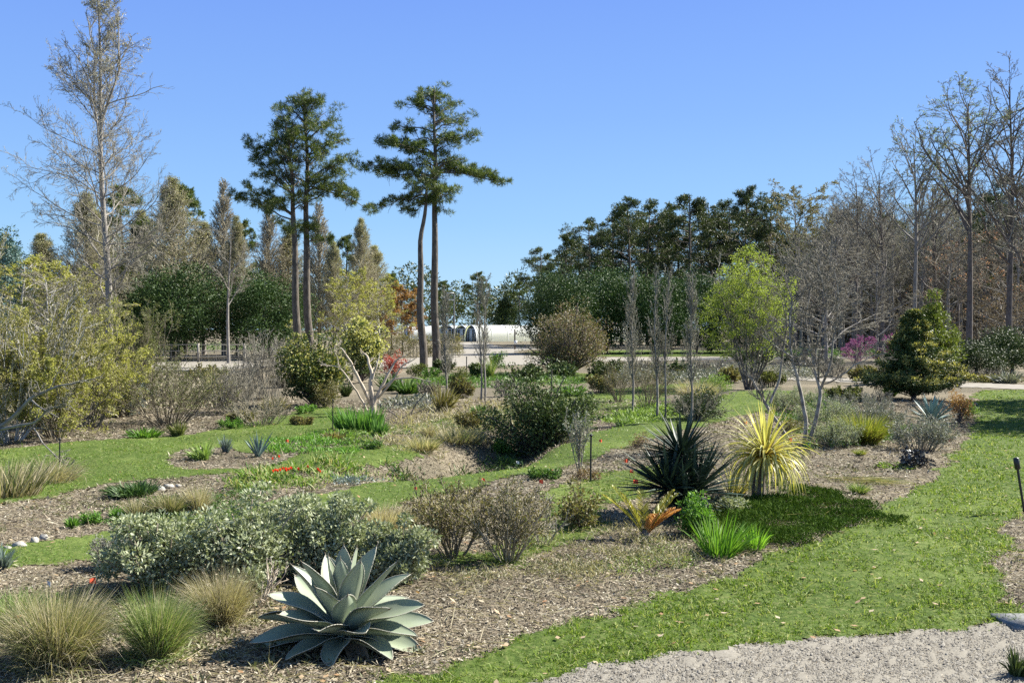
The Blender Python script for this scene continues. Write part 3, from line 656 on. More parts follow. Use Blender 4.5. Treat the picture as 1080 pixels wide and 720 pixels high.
for (px, y, top, lb) in ((110, 84, 236, 'tan feathery tree filling low behind the very tall trunk'), (150, 86, 226, 'tan feathery tree between the dark pine and the broad tan tree'), (215, 90, 238, 'tan feathery tree above the join of the dark round evergreens'), (305, 90, 246, 'tan feathery tree just left of the first pine pair trunks'), (395, 90, 262, 'short tan feathery tree right of the lone conical one'), (12, 74, 262, 'tan feathery tree low at the far left beside the blue spruce')):
    place(cy, lb, px, y, top, 14, px*0.9, 1.3)
rt = bare_proto('russet_tree', 'small russet and gold leafing tree behind the brown hedge', 72, 7, 5, (0, 0, 0), None, bk_grey, tw_brown, lf_redtree, low=0.15, per=4, lL=0.16, leafn='foliage', r0=0.1)
place(rt, None, 425, 88, 298, 7, first=True)
pw = bare_proto('pale_trunked_tree', 'bare tree with a pale trunk between the two dark round evergreens', 73, 10, 3, (0, 0, 0), None, bk_grey, tw_grey, None, low=0.45, r0=0.13, nl=7)
place(pw, None, 241, 68, 240, 10, first=True)
ph = bare_proto('bare_tree', '', 74, 8, 5, (0, 0, 0), 'leafless small trees at the far left', bk_white, tw_grey, lf_olive, low=0.25, r0=0.11, keep=0.4, per=1)
place(ph, 'leafless pale stemmed small tree left of the very tall tree', 48, 40, 285, 8, first=True)
place(ph, 'leafless pale stemmed small tree nearest the very tall trunk on its left', 86, 42, 290, 8, 2.0)

# --- far tree line (a wood nobody could count)
rng = R(81); mb = MB(); n = 1500
x = rng.uniform(-190, 30, n); y = 215+rng.uniform(0, 25, n); H = 12.5+2.2*np.sin(x*0.21)+1.4*np.sin(x*0.57+1)+rng.normal(0, 0.9, n)
z = rng.uniform(0.05, 1, n)**0.7*H; C = np.stack([x, y, z], 1)
clumps(mb, rng, C, rng.uniform(1.0, 2.0, n), 45, 0.8, 0.3)
tag(mb.build('far_wood', lf_pinedark), 'distant dark mixed wood closing the view behind the greenhouses', 'wood', kind='stuff')
for (px, y, top, lab) in ((468, 190, 296, 'rounded far pine left of the lamp post'), (505, 185, 287, 'taller far pine rising above the greenhouses'), (548, 190, 297, 'far pine above the right end of the long white greenhouse'), (440, 200, 302, 'low far pine seen between the second pine pair')):
    o = place(pl, lab, px, y, top, 15, px*1.0, 1.15, group='distant pines behind the greenhouses')
cp_ = dense_proto('conical_evergreen', 'dark pointed conical evergreen behind the long white greenhouse', 'cypress', 63, 8, 5.0, (0, 0, 0), None, lf_juniper, L=0.25, n=150, per=110, shape='cone')
place(cp_, None, 533, 190, 312, 8, first=True, wsc=1.2)

# --- middle right: evergreen mass, pines above
mg2 = dense_proto('evergreen_tree', '', 'evergreen tree', 64, 8, 8.5, (0, 0, 0), 'evergreens massed behind the pinkish shrub', lf_mag, n=220, per=150, rc=0.15)
place(mg2, 'dark evergreen at the left end of the evergreen mass, beside the white greenhouse', 590, 92, 285, 8, wsc=0.95, first=True)
place(mg2, 'dark evergreen, second from the left end of the evergreen mass', 640, 96, 283, 8, 1.1, 1.0)
place(mg2, 'dark evergreen behind the bare columnar trees', 690, 94, 290, 8, 2.3, 1.05)
place(mg2, 'dark evergreen just left of the lime green tree', 735, 97, 288, 8, 3.1, 1.05)
place(mg2, 'low dark evergreen showing behind the lime green tree', 790, 96, 296, 8, 4.4, 1.0)
ps = [pine_proto('woodland_pine', '', 52+i, 17, [0.34, 0.42, 0.3][i], [4.6, 3.8, 5.0][i], (0, 0, 0), 'tall pines above the evergreen mass', lf_pinedark) for i in range(3)]
PL = [(572, 262, 1.05), (597, 246, 1.0), (621, 232, 1.0), (645, 228, 1.1), (664, 210, 1.1), (684, 214, 1.0), (706, 216, 0.9), (725, 206, 1.1), (748, 216, 1.0), (771, 212, 1.0), (788, 198, 0.9), (812, 207, 1.0), (835, 245, 1.0)]
LB = ['lowest pine at the left end of the pine grove, over the greenhouse end', 'second pine from the left end of the pine grove', 'third pine from the left end of the pine grove', 'fourth pine from the left end of the pine grove',
      'broad pine forming the first peak of the grove', 'pine just right of the first peak of the grove', 'slim pine in the middle dip of the grove', 'broad pine forming the middle peak of the grove', 'pine just right of the middle peak of the grove',
      'pine left of the highest pine of the grove', 'highest and slim pine of the grove, above the lime green tree', 'open crowned pine beside the yellowish budding tree', 'low pine at the right end of the grove']
for i, ((px, top, ws), lb) in enumerate(zip(PL, LB)):
    place(ps[i % 3], lb, px, 118+(i*7) % 22, top, 17, i*1.3, ws, first=i < 3)
for i, (px, top) in enumerate([(578, 278), (592, 268), (610, 256), (632, 246), (655, 238), (675, 232), (695, 232), (715, 230), (738, 234), (755, 232), (778, 228), (800, 228), (820, 236)]):
    place(ps[(i+1) % 3], 'pine filling the back row of the grove behind the taller pines', px, 142, top, 17, i*2.1, 1.05, group='back row of the pine grove')
yb = bare_proto('budding_tree', '', 75, 18, 12, (0, 0, 0), 'yellowish budding trees right of the pine grove', bk_grey, tw_tan, lf_olive, low=0.3, per=2, lL=0.2, keep=0.9, mn=0.02, nl=30)
place(yb, 'tall yellowish budding tree just right of the highest pine', 838, 122, 194, 18, first=True)
place(yb, 'second yellowish budding tree, lower and further right of the pine grove', 868, 118, 214, 18, 2.0, 0.9)
def lime_tree():
    loc = G(790, 411); H = at(790, 263, loc[1])[2]; s = loc[1]/F; rng = R(76)
    t = thing('lime_tree', 'round bright lime green tree in fresh leaf beside the gravel path', 'tree', loc)
    n = 12; az = rng.uniform(0, 6.28, n); st = np.stack([0.18*np.cos(az), 0.18*np.sin(az), np.zeros(n)], 1); D = np.stack([0.42*np.cos(az), 0.42*np.sin(az), np.ones(n)], 1)
    sk = skel(rng, st, D, np.full(n, H*0.85)*rng.uniform(0.7, 1.05, n), np.full(n, 0.045), [dict(k=7, wob=0.1, up=0.3, n=9, t=(0.2, 1), ang=38, lr=0.42), dict(k=5, wob=0.14, n=7, t=(0.1, 1), ang=40, lr=0.5), dict(k=4, wob=0.15, n=4, t=(0.1, 1), ang=40, lr=0.55), dict(k=3, wob=0.15)])
    sk = fit(sk, 92*s, H*0.97)
    wood(sk[:1], (6,)).build('trunk', bk_dark, t, smooth=True); wood(sk, (6, 4, 3, 3), lo=1, mn=0.005).build('twigs', tw_grey, t)
    C = crown_pts(rng, 420, (0, 0, H*0.59), (50*s, 50*s, H*0.41), inner=0.25, zmin=-0.9, lump=0.1); C[:, :2] *= (1.08-0.35*np.clip((C[:, 2]/H-0.62)/0.38, 0, 1))[:, None]
    A = sk[1][0][:, -1]; near = np.argmin(((C[:, None]-A[None])**2).sum(2), 1); k = np.linspace(0, 1, 4)[None, :, None]; br = A[near][:, None]*(1-k)+C[:, None]*k
    wood([(br, np.full((len(C), 4), 0.006))], (3,)).build('twigs', tw_grey, t)
    mb = MB(); clumps(mb, rng, C, rng.uniform(0.14, 0.3, len(C)), 62, 0.06, 0.034, shell=0.1); mb.build('foliage', lf_lime, t)
lime_tree()
mgl = mg2

# --- right hand woods: individually standing bare trees
bps = [bare_proto('woodland_tree', '', 90+i, 18, [7.5, 6.5, 8.5, 5.5][i], (0, 0, 0), 'leafless woodland trees at right', [bk_dark, bk_grey, bk_dark, bk_grey][i], tw_grey, [None, lf_greenbud, None, lf_bud][i], low=[0.35, 0.45, 0.3, 0.5][i], keep=0.25, per=1, lL=0.12, mn=0.011, r0=0.2) for i in range(4)]
SP = [(902, 84, 172, 0, 'leftmost tall leafless tree leaning left at the edge of the right hand wood'), (930, 82, 160, 2, 'wide leafless tree, second from the left along the front of the right hand wood'), (964, 80, 126, 1, 'tall dark trunked tree with faint green buds, third along the wood front'),
      (985, 90, 176, 0, 'leafless tree between the two tallest wood front trees'), (1000, 95, 190, 3, 'thin leafless tree right behind the golden conifer'), (1064, 76, 58, 0, 'very tall leafless tree cut by the right edge of the photo'), (1092, 74, 100, 2, 'leafless tree at the right edge with boughs hanging into view'), (880, 92, 205, 2, 'low leafless tree right of the yellowish budding trees')]
used = set()
for (px, y, top, k, lb) in SP:
    place(bps[k], lb, px, y, top, 18, px*0.7, first=k not in used); used.add(k)
tt = bare_proto('tulip_tree', 'tallest tree of the right hand wood, dark straight trunk with light green tips', 95, 21, 8.5, (0, 0, 0), None, bk_dark, tw_grey, lf_greenbud, low=0.5, keep=0.6, per=2, lL=0.13, mn=0.012, r0=0.25, e0=55, forks=3)
place(tt, None, 1022, 77, 80, 21, first=True)
rng = R(97)
for i in range(64):
    px = 842+i*4.3+rng.normal(0, 4); k = int(rng.integers(0, 4)); y = rng.uniform(92, 140)
    place(bps[k], 'leafless grey tree deep in the crowded wood at right', px, y, rng.uniform(196, 252) + (25 if px < 880 else 0), 18, rng.uniform(0, 6), rng.uniform(0.8, 1.2), group='trees deep in the right hand wood')
bp = bare_proto('red_budded_tree', '', 98, 9, 6, (0, 0, 0), 'small colour flushed trees in the wood edge', bk_grey, tw_brown, lf_redbud, low=0.2, keep=0.16, per=1, lL=0.14, mn=0.012, r0=0.1)
place(bp, 'small tree flushed with red buds below the tall trunks of the wood', 1000, 84, 246, 9, first=True)
place(bp, 'small tree with reddish buds right of the tallest woodland trunk', 1062, 86, 236, 9, 2.0)
bh = bare_proto('beech_sapling', '', 99, 8, 6, (0, 0, 0), 'young trees still holding rusty leaves in the wood', bk_grey, tw_brown, lf_rust, low=0.1, keep=0.3, per=1, lL=0.15, mn=0.012, r0=0.09, leafn='dry_foliage')
for i, (px, y, top) in enumerate([(1040, 88, 306), (1068, 90, 300), (1088, 85, 292), (930, 95, 306), (980, 98, 300), (1052, 104, 285)]):
    place(bh, 'understorey sapling still holding rusty dry leaves among the right hand trunks', px, y, top, 8, i*1.1, 1.2, first=i == 0)
bgn = pl
for (px, y, top, lb) in ((1066, 104, 186, 'green pine top above the right hand wood near the photo edge'), (940, 122, 226, 'dark pine half hidden behind bare trees, left one'), (998, 122, 212, 'dark pine half hidden behind bare trees, right one'), (1046, 110, 206, 'green pine partly hidden right of the tallest woodland trunk')):
    place(ps[0], lb, px, y, top, 17, px*0.3, 0.9, group='pines scattered in the right hand wood')
# unbroken twiggy depth of the wood
rng = R(101); mb = MB(); n = 2600
P = np.stack([rng.uniform(38, 110, n), rng.uniform(128, 165, n), np.zeros(n)], 1)
sk = skel(rng, P, np.stack([rng.normal(0, 0.05, n), rng.normal(0, 0.05, n), np.ones(n)], 1), rng.uniform(9, 17, n), np.full(n, 0.1), [dict(k=5, wob=0.05, n=7, t=(0.15, 1), ang=38, lr=0.3), dict(k=3, wob=0.14, up=0.3, n=4, ang=40, lr=0.5), dict(k=2, wob=0.15)])
tag(wood(sk, (3, 3, 3), mn=0.02).build('far_wood', tw_grey), 'deep brown grey leafless wood closing off the right side', 'wood', kind='stuff')
# low leaf litter shrubs
rb = bare_proto('redbud_tree', 'small tree covered in magenta purple blossom beyond the crooked bare tree', 110, 3.6, 3.4, (0, 0, 0), None, bk_dark, tw_brown, lf_purple, low=0.2, per=3, lL=0.08, mn=0.008, r0=0.05, leafn='blossom')
place(rb, None, 903, 56, 354, 3.6, first=True)
place(rb, 'smaller magenta blossoming tree beside the golden conifer', 936, 60, 352, 3.6, 2.0, 0.5)
gm = bare_proto('grey_twiggy_tree', 'wide grey leafless tree behind the crooked tree, right of the lime green tree', 111, 9, 8, (0, 0, 0), None, bk_grey, tw_grey, None, low=0.15, mn=0.012, r0=0.13, nl=34, e0=50)
place(gm, None, 872, 60, 236, 9, first=True)
place(gm, 'second wide grey leafless tree, further right behind the magenta blossom', 925, 66, 262, 9, 2.0, 0.9)
ev = dense_proto('dark_evergreen_shrub', '', 'evergreen', 65, 3.4, 4.0, (0, 0, 0), 'dark evergreens across the gravel path at right', lf_juniper, L=0.14, n=110, per=110)
place(ev, 'dark rounded evergreen right of the golden conifer across the gravel path', 1030, 48, 358, 3.4, wsc=1.4, first=True)
place(ev, 'dark upright evergreen at the right edge across the gravel path', 1068, 50, 346, 3.4, 1.0, 1.15)
place(ev, 'low dark evergreen behind the crooked bare tree', 880, 62, 376, 3.4, 2.0, 1.6)
place(ev, 'low dark evergreen beyond the lime green tree trunk', 834, 66, 372, 3.4, 3.0, 1.3)
# shade tree just outside the right edge of the picture
sh = dense_proto('shade_tree', 'broad evergreen tree standing just right of the picture, shading the grass path', 'tree', 66, 6.5, 6.0, (21.5, 33.5, 0), 'trees shading the right end of the grass path', lf_mag, L=0.2, n=110, per=100, low=0.25)
sh.scale = (1, 1, 1.25)
dup(sh, 'second evergreen tree standing just right of the picture, nearer the gravel path', (19.0, 27.6, 0), 2.0, (0.95, 0.95, 1.1))
# ------------------------------------------------------------ leaf materials of the beds
lf_sage = leaf('silver_sage_leaves', [(0.14, 0.175, 0.085), (0.25, 0.285, 0.165), (0.37, 0.395, 0.26), (0.48, 0.5, 0.37)], trans=0.2, rough=0.7, spec=0.15)
lf_ever = leaf('small_evergreen_leaves', [(0.03, 0.05, 0.015), (0.07, 0.1, 0.03), (0.13, 0.165, 0.06)], trans=0.12, rough=0.5, spec=0.2)
lf_shr = leaf('olive_shrub_leaves', [(0.07, 0.085, 0.025), (0.13, 0.15, 0.045), (0.2, 0.21, 0.07)], trans=0.25)
lf_bronze = leaf('bronze_olive_leaves', [(0.09, 0.075, 0.03), (0.16, 0.14, 0.055), (0.24, 0.2, 0.085), (0.13, 0.16, 0.05)], trans=0.25)
lf_bright = leaf('bright_green_leaves', [(0.06, 0.15, 0.02), (0.11, 0.23, 0.035), (0.18, 0.31, 0.06)], trans=0.3)
lf_mid = leaf('mid_green_leaves', [(0.045, 0.1, 0.02), (0.08, 0.16, 0.03), (0.13, 0.21, 0.05)], trans=0.25)
lf_mat = leaf('dark_mat_leaves', [(0.02, 0.05, 0.008), (0.045, 0.085, 0.012), (0.08, 0.13, 0.02)], trans=0.15, spec=0.05, rough=0.8)
lf_varieg = leaf('variegated_leaves', [(0.05, 0.08, 0.02), (0.12, 0.15, 0.03), (0.35, 0.33, 0.08), (0.42, 0.39, 0.12)], trans=0.2)
lf_yellow = leaf('pale_yellow_leaves', [(0.3, 0.3, 0.08), (0.45, 0.42, 0.14), (0.52, 0.5, 0.22)], trans=0.3)
lf_redleaf = leaf('red_leaves', [(0.2, 0.03, 0.03), (0.38, 0.05, 0.05), (0.3, 0.12, 0.06)], trans=0.3)
lf_greyleaf = leaf('grey_foliage', [(0.13, 0.14, 0.11), (0.22, 0.23, 0.19), (0.33, 0.33, 0.29)], trans=0.15)
lf_bluegrey = leaf('blue_grey_foliage', [(0.1, 0.14, 0.13), (0.18, 0.23, 0.22), (0.28, 0.33, 0.32)], trans=0.15)
lf_palegreen = leaf('pale_groundcover', [(0.1, 0.17, 0.035), (0.18, 0.27, 0.06), (0.27, 0.35, 0.1)], trans=0.3)
gr_green = leaf('green_grass_clump', [(0.06, 0.12, 0.02), (0.12, 0.19, 0.04), (0.2, 0.25, 0.08), (0.34, 0.3, 0.16)], trans=0.3)
gr_tan = leaf('tan_grass_clump', [(0.26, 0.21, 0.12), (0.4, 0.34, 0.22), (0.5, 0.44, 0.31), (0.2, 0.2, 0.08)], trans=0.3)
gr_mix = leaf('green_and_straw_grass', [(0.08, 0.12, 0.035), (0.17, 0.19, 0.065), (0.33, 0.29, 0.16), (0.48, 0.41, 0.27), (0.55, 0.48, 0.35)], trans=0.3, base=(0.22, 0.17, 0.09))
gr_greenmix = leaf('green_topped_grass', [(0.08, 0.14, 0.035), (0.15, 0.22, 0.06), (0.24, 0.28, 0.1), (0.45, 0.39, 0.26)], trans=0.3, base=(0.3, 0.23, 0.13))
gr_gold = leaf('gold_green_grass', [(0.12, 0.17, 0.02), (0.22, 0.26, 0.04), (0.36, 0.31, 0.09)], trans=0.3, base=(0.2, 0.13, 0.04))
gr_lime = leaf('lime_strap_leaves', [(0.1, 0.24, 0.02), (0.17, 0.34, 0.035), (0.24, 0.4, 0.06)], trans=0.4)
gr_iris = leaf('iris_leaves', [(0.06, 0.15, 0.03), (0.1, 0.22, 0.045), (0.16, 0.28, 0.07)], trans=0.3)
gr_dark = leaf('dark_strap_leaves', [(0.02, 0.05, 0.015), (0.04, 0.085, 0.02), (0.07, 0.12, 0.03)], trans=0.15)
m_agave = leaf('agave_skin', [(0.2, 0.24, 0.155), (0.25, 0.29, 0.2), (0.3, 0.34, 0.25)], rough=0.42, trans=0.0, spec=0.45, patch=(9.0, (0.3, 0.33, 0.26), 0.45, 0.75, 0.6), tip=(0.09, 0.06, 0.05), tp=(0.95, 1.0), vary=0.1)
m_agmargin = leaf('agave_margin', [(0.34, 0.33, 0.27), (0.42, 0.4, 0.33)], rough=0.6, trans=0, vary=0.1)
m_agdry = leaf('dried_agave_leaf', [(0.25, 0.19, 0.12), (0.36, 0.29, 0.2)], trans=0, rough=0.8, patch=(14.0, (0.14, 0.1, 0.06), 0.45, 0.7, 0.8))
m_blueag = leaf('blue_agave_skin', [(0.13, 0.2, 0.18), (0.2, 0.28, 0.26)], rough=0.55, trans=0.0, spec=0.3, tip=(0.07, 0.05, 0.04), tp=(0.93, 1.0))
m_yucca = leaf('dark_yucca_blades', [(0.012, 0.024, 0.016), (0.025, 0.045, 0.03), (0.045, 0.075, 0.055)], rough=0.5, trans=0.04, spec=0.35)
m_dryblade = leaf('dry_blades', [(0.2, 0.15, 0.09), (0.33, 0.27, 0.18)], trans=0.1)
m_cord = leaf('yellow_strap_leaves', [(0.42, 0.38, 0.09), (0.55, 0.5, 0.17), (0.62, 0.58, 0.28), (0.3, 0.3, 0.07)], rough=0.45, trans=0.35, spec=0.35, base=(0.4, 0.24, 0.04))
m_cycad = leaf('cycad_leaflets', [(0.2, 0.21, 0.03), (0.34, 0.32, 0.06), (0.45, 0.4, 0.1)], rough=0.4, trans=0.2, spec=0.4)
m_cycado = leaf('orange_leaflets', [(0.42, 0.16, 0.04), (0.55, 0.27, 0.09), (0.6, 0.38, 0.18)], rough=0.6, trans=0.2)
m_black = solid('black_metal', [(0.012, 0.012, 0.013), (0.025, 0.025, 0.027)], scale=20, bump=0.05, rough=0.45, spec=0.5)
m_steel = solid('grey_metal', [(0.12, 0.12, 0.12), (0.2, 0.2, 0.2)], scale=10, bump=0.05, rough=0.5)
m_redflag = solid('orange_red_plastic', [(0.75, 0.09, 0.04), (0.85, 0.14, 0.07)], scale=20, bump=0, rough=0.5)
m_white = solid('white_plastic', [(0.7, 0.7, 0.7), (0.8, 0.8, 0.8)], scale=6, bump=0.05, rough=0.5)
m_blueflag = solid('blue_plastic', [(0.05, 0.4, 0.5), (0.08, 0.5, 0.6)], scale=6, bump=0.0, rough=0.5)
m_stone = solid('pale_stone', [(0.2, 0.18, 0.15), (0.33, 0.31, 0.28), (0.45, 0.43, 0.4)], scale=9, bump=0.6)
m_wood = solid('weathered_wood', [(0.22, 0.2, 0.17), (0.34, 0.31, 0.27)], scale=4, stretch=(1, 1, 6), bump=0.3)

def shrub(name, label, cat, px, row, w, h, seed, stem, leafm, ns=14, per=6, L=0.05, W=None, spread=0.7, n1=6, n2=5, n3=0, mn=0.003, r=0.012, group=None, stemn='stems', leafn='foliage', up=0.25, jit=0.02, low=0.25, keep=1.0, bare=False, base=0.12):
    loc = G(px, row); s = loc[1]/F; H = h*s; Wd = w*s; rng = R(seed)
    t = thing(name, label, cat, loc, group)
    az = rng.uniform(0, 6.28, ns); rr = np.sqrt(rng.uniform(0, 1, ns))
    st = np.stack([base*Wd*rr*np.cos(az), base*Wd*rr*np.sin(az), np.full(ns, -0.02)], 1)
    D = np.stack([np.cos(az)*spread*rr, np.sin(az)*spread*rr, np.ones(ns)*0.9], 1)+rng.normal(0, 0.1, (ns, 3))
    lv = [dict(k=6, wob=0.1, up=up, n=n1, t=(low, 1), ang=35, lr=0.5, rr=0.6), dict(k=4, wob=0.13, up=0.15, n=n2, t=(0.15, 1), ang=38, lr=0.5, rr=0.6), dict(k=3, wob=0.15, n=n3, t=(0.1, 1), ang=38, lr=0.55, rr=0.7)]
    if n3: lv.append(dict(k=2, wob=0.1))
    sk = skel(rng, st, D, np.full(ns, H)*rng.uniform(0.7, 1.05, ns), np.full(ns, r), lv)
    sk = fit(sk, Wd, H)
    wood(sk, (5, 4, 3, 3), mn=mn).build(stemn, stem, t)
    if leafm is not None:
        mb = MB()
        leaves_on(mb, sk[-1], rng, per, L, W or L*0.5, 0.1, jit, keep=keep)
        leaves_on(mb, sk[-2], rng, per, L, W or L*0.5, 0.3, jit, keep=keep)
        mb.build(leafn, leafm, t)
    return t
def mound(name, label, cat, px, row, w, h, seed, leafm, stem=None, n=60, per=120, L=0.05, W=None, rc=0.2, group=None, shape='round', leafn='foliage', inner=0.3, dpt=1.0, second=None):
    loc = G(px, row); s = loc[1]/F; H = h*s; Wd = w*s; rng = R(seed)
    t = thing(name, label, cat, loc, group)
    C = crown_pts(rng, n, (0, 0, H*0.42), (Wd*0.43, Wd*0.43*dpt, H*0.47), inner=inner, zmin=-0.8, lump=0.22)
    a_ = np.arctan2(C[:, 1], C[:, 0]); C *= (1+0.16*np.sin(a_*2+seed)+0.12*np.sin(a_*5+seed*2)*(C[:, 2]/H))[:, None]
    C[:, 2] = np.maximum(C[:, 2], 0.05*H)
    if shape == 'cone': q = np.clip(C[:, 2]/H, 0, 1); fac = 1.4*(1-q)**0.85+0.05; C[:, 0] *= fac; C[:, 1] *= fac
    if stem is not None:
        P0 = np.zeros((len(C), 3)); k = np.linspace(0, 1, 5)[None, :, None]; br = P0[:, None]*(1-k)+C[:, None]*k; br[..., :2] += rng.normal(0, 0.02*Wd, br[..., :2].shape)*k
        mb = MB(); tubes(mb, br, np.full((len(C), 5), max(0.004, 0.006*Wd)), 4); mb.build('stems', stem, t)
    mb = MB(); clumps(mb, rng, C, rc*min(Wd, H*1.3)*rng.uniform(0.6, 1.25, len(C)), per, L, W or L*0.5)
    mb.build(leafn, leafm, t)
    if second:
        m = C[:, 2] > np.percentile(C[:, 2], second[1]); mb = MB()
        clumps(mb, rng, C[m], rc*1.12*min(Wd, H*1.3), int(per*second[2]), L*1.05, (W or L*0.5)*1.05, shell=0.8); mb.build('tips', second[0], t)
    return t
def leafy(name, label, cat, px, row, w, h, seed, m, n=260, W=0.03, group=None):
    return grass(name, label, px, row, w, h, seed, m, n=n, W=W, spread=1.0, droop=0.7, prof='leaf', cat=cat, base=0.36, hmin=0.25, leafn='leaves', group=group)
def grass(name, label, px, row, w, h, seed, m, n=900, W=0.006, spread=0.8, droop=0.6, prof='blade', group=None, cat='grass', base=0.18, fold=0, k=4, leafn='blades', stiff=0.25, hmin=0.5):
    loc = G(px, row); s = loc[1]/F; H = h*s; Wd = w*s; rng = R(seed)
    t = thing(name, label, cat, loc, group)
    az = rng.uniform(0, 6.28, n); rr = np.sqrt(rng.uniform(0, 1, n))
    P = np.stack([base*Wd*rr*np.cos(az), base*Wd*rr*np.sin(az), 0*rr-0.01], 1)
    a2 = az+rng.normal(0, 0.5, n); lean = rr*spread*rng.uniform(0.5, 1.3, n)
    D = np.stack([np.cos(a2)*lean, np.sin(a2)*lean, np.ones(n)], 1)
    wx, wy = rng.normal(0, 0.16, 2); D[:, 0] += wx; D[:, 1] += wy
    mb = MB(); ribbons(mb, P, D, H*rng.uniform(hmin, 1.15, n)*(1+0.25*rr), W*rng.uniform(0.7, 1.3, n), rng, k=k, droop=droop*rng.uniform(0.3, 1.4, n), prof=prof, fold=fold)
    V = mb.v[0]; fx = Wd/(np.percentile(V[:, 0], 98.5)-np.percentile(V[:, 0], 1.5)); fz = H/np.percentile(V[:, 2], 99)
    mb.v[0] = V*np.array([fx, fx, fz])
    if prof == 'blade':
        q = n//5; a3 = rng.uniform(0, 6.28, q); D2 = np.stack([np.cos(a3), np.sin(a3), rng.uniform(0.1, 1.6, q)], 1); P2 = P[:q]*1.3
        ribbons(mb, P2, D2, np.minimum(H*0.8, Wd*0.5)*rng.uniform(0.4, 1.15, q), W*1.1, rng, k=4, droop=rng.uniform(0.3, 2.6, q))
    mb.build(leafn, m, t); return t
def cover(label, name, poly, N, h, L, seed, m, cat='ground cover', W=None, lumps=0.6, patch=0.22, blades=False):
    rng = R(seed); wp = wpoly(poly); ys = [p[1] for p in wp]; us = [p[0]/p[1] for p in wp]
    P = scatter(rng, N, min(ys)*0.96, max(ys)*1.04, min(us)-0.04, max(us)+0.04, [wp], None, 0.22); n = len(P)
    if patch: pn = np.sin(P[:, 0]*3.7+np.sin(P[:, 1]*2.9)*1.5)*np.cos(P[:, 1]*4.3+P[:, 0]*1.1)+rng.normal(0, 0.35, n); P = P[pn > patch-0.6]; n = len(P)
    k = np.clip(P[:, 1]/14, 0.8, 2.5)
    P[:, 2] += rng.uniform(0, 1, n)**0.7*h*(1-lumps+lumps*(0.5+0.5*np.sin(P[:, 0]*4+P[:, 1]*2)*np.cos(P[:, 1]*5-P[:, 0])))
    D = np.stack([rng.normal(0, 0.8, n), rng.normal(0, 0.8, n), rng.uniform(0.1, 1.2, n)], 1)
    mb = MB()
    if blades:
        P[:, 2] = terr(P[:, 0], P[:, 1]); D[:, 2] = 1.4; hh = h*(0.55+0.45*np.sin(P[:, 0]*3+P[:, 1]*2)*np.cos(P[:, 1]*3.3-P[:, 0]*0.7))
        ribbons(mb, P, D, hh*rng.uniform(0.5, 1.35, n), (W or 0.012)*k, rng, k=3, droop=0.6, prof='leaf')
    else: diamonds(mb, P, D, L*k*rng.lognormal(0, 0.35, n), (W or L*0.45)*k*rng.uniform(0.6, 1.5, n), rng)
    return tag(mb.build(name, m), label, cat, kind='stuff')

# ------------------------------------------------------------ foreground agave
def agave_leaf(rng, L, Wd, el, az, curve, m, parent, r0, z0, thick=0.012, fold=0.35, margin=None, tw=0.0):
    k, c = 12, 7; s = np.linspace(0, 1, k+1)
    wp = np.where(s < 0.52, 0.52+0.48*np.sin(np.pi/2*np.clip(s/0.52, 0, 1)), np.cos(np.pi/2*np.clip((s-0.52)/0.48, 0, 1))**0.8)
    wp[-1] = 0.015
    e = el + curve*s; ds = L/k
    rr = r0+np.concatenate([[0], np.cumsum(np.cos(e[:-1])*ds)]); zz = z0+np.concatenate([[0], np.cumsum(np.sin(e[:-1])*ds)])
    q = np.linspace(-1, 1, c)
    ca, sa = math.cos(az), math.sin(az)
    out = []; und = []
    for i in range(k+1):
        tn = np.array([math.cos(e[i]), 0, math.sin(e[i])]); nm = np.array([-math.sin(e[i]), 0, math.cos(e[i])]); hw = Wd*0.5*wp[i]
        ro = tw*s[i]; fo = fold*(1-0.25*s[i])+0.1*math.sin(s[i]*7+az*3)
        for qq in q:
            y = hw*qq; up = hw*fo*abs(qq)**1.5
            y2 = y*math.cos(ro)-up*math.sin(ro); u2 = y*math.sin(ro)+up*math.cos(ro)
            p = np.array([rr[i], 0, zz[i]])+nm*u2+np.array([0, y2, 0])
            out.append(p); th = thick*(1-abs(qq)**2)*(1.6-s[i])*1.1+0.002
            und.append(p-nm*th)
    V = np.array(out+und); V = np.stack([V[:, 0]*ca-V[:, 1]*sa, V[:, 0]*sa+V[:, 1]*ca, V[:, 2]], 1)
    n = (k+1)*c; id1 = np.arange(n).reshape(k+1, c); id2 = id1+n
    Fq = np.concatenate([np.stack([id1[:-1, :-1], id1[:-1, 1:], id1[1:, 1:], id1[1:, :-1]], -1).reshape(-1, 4)[:, ::-1], np.stack([id2[:-1, :-1], id2[:-1, 1:], id2[1:, 1:], id2[1:, :-1]], -1).reshape(-1, 4),
        np.stack([id1[:-1, 0], id1[1:, 0], id2[1:, 0], id2[:-1, 0]], -1), np.stack([id1[:-1, -1], id2[:-1, -1], id2[1:, -1], id1[1:, -1]], -1)])
    mb = MB().add(V, Fq, np.tile(np.repeat(s, c), 2)); lf = mb.build('leaf', m, parent, smooth=True)
    # spine at the tip
    tip = V[id1[-1, c//2]]; dr = nrm((V[id1[-1, c//2]]-V[id1[-2, c//2]])[None])[0]
    tube1(MB(), [tip-dr*0.02, tip+dr*0.03], [0.005, 0.0008], 5).build('spine', tw_brown, lf)
    if margin is not None:
        mm = MB()
        for col in (0, c-1):
            e_ = V[id1[:, col]]; 
            tubes(mm, e_[None], np.full((1, k+1), 0.003), 4)
            q = np.linspace(1.5, k-1, 16); ep = np.stack([np.interp(q, np.arange(k+1), e_[:, a]) for a in range(3)], 1); cp = np.stack([np.interp(q, np.arange(k+1), V[id1[:, c//2]][:, a]) for a in range(3)], 1); dd = nrm(ep-cp)
            diamonds(mm, ep-dd*0.002, dd, 0.011, 0.007, rng)
        mm.build('margin', margin, lf)
    return lf
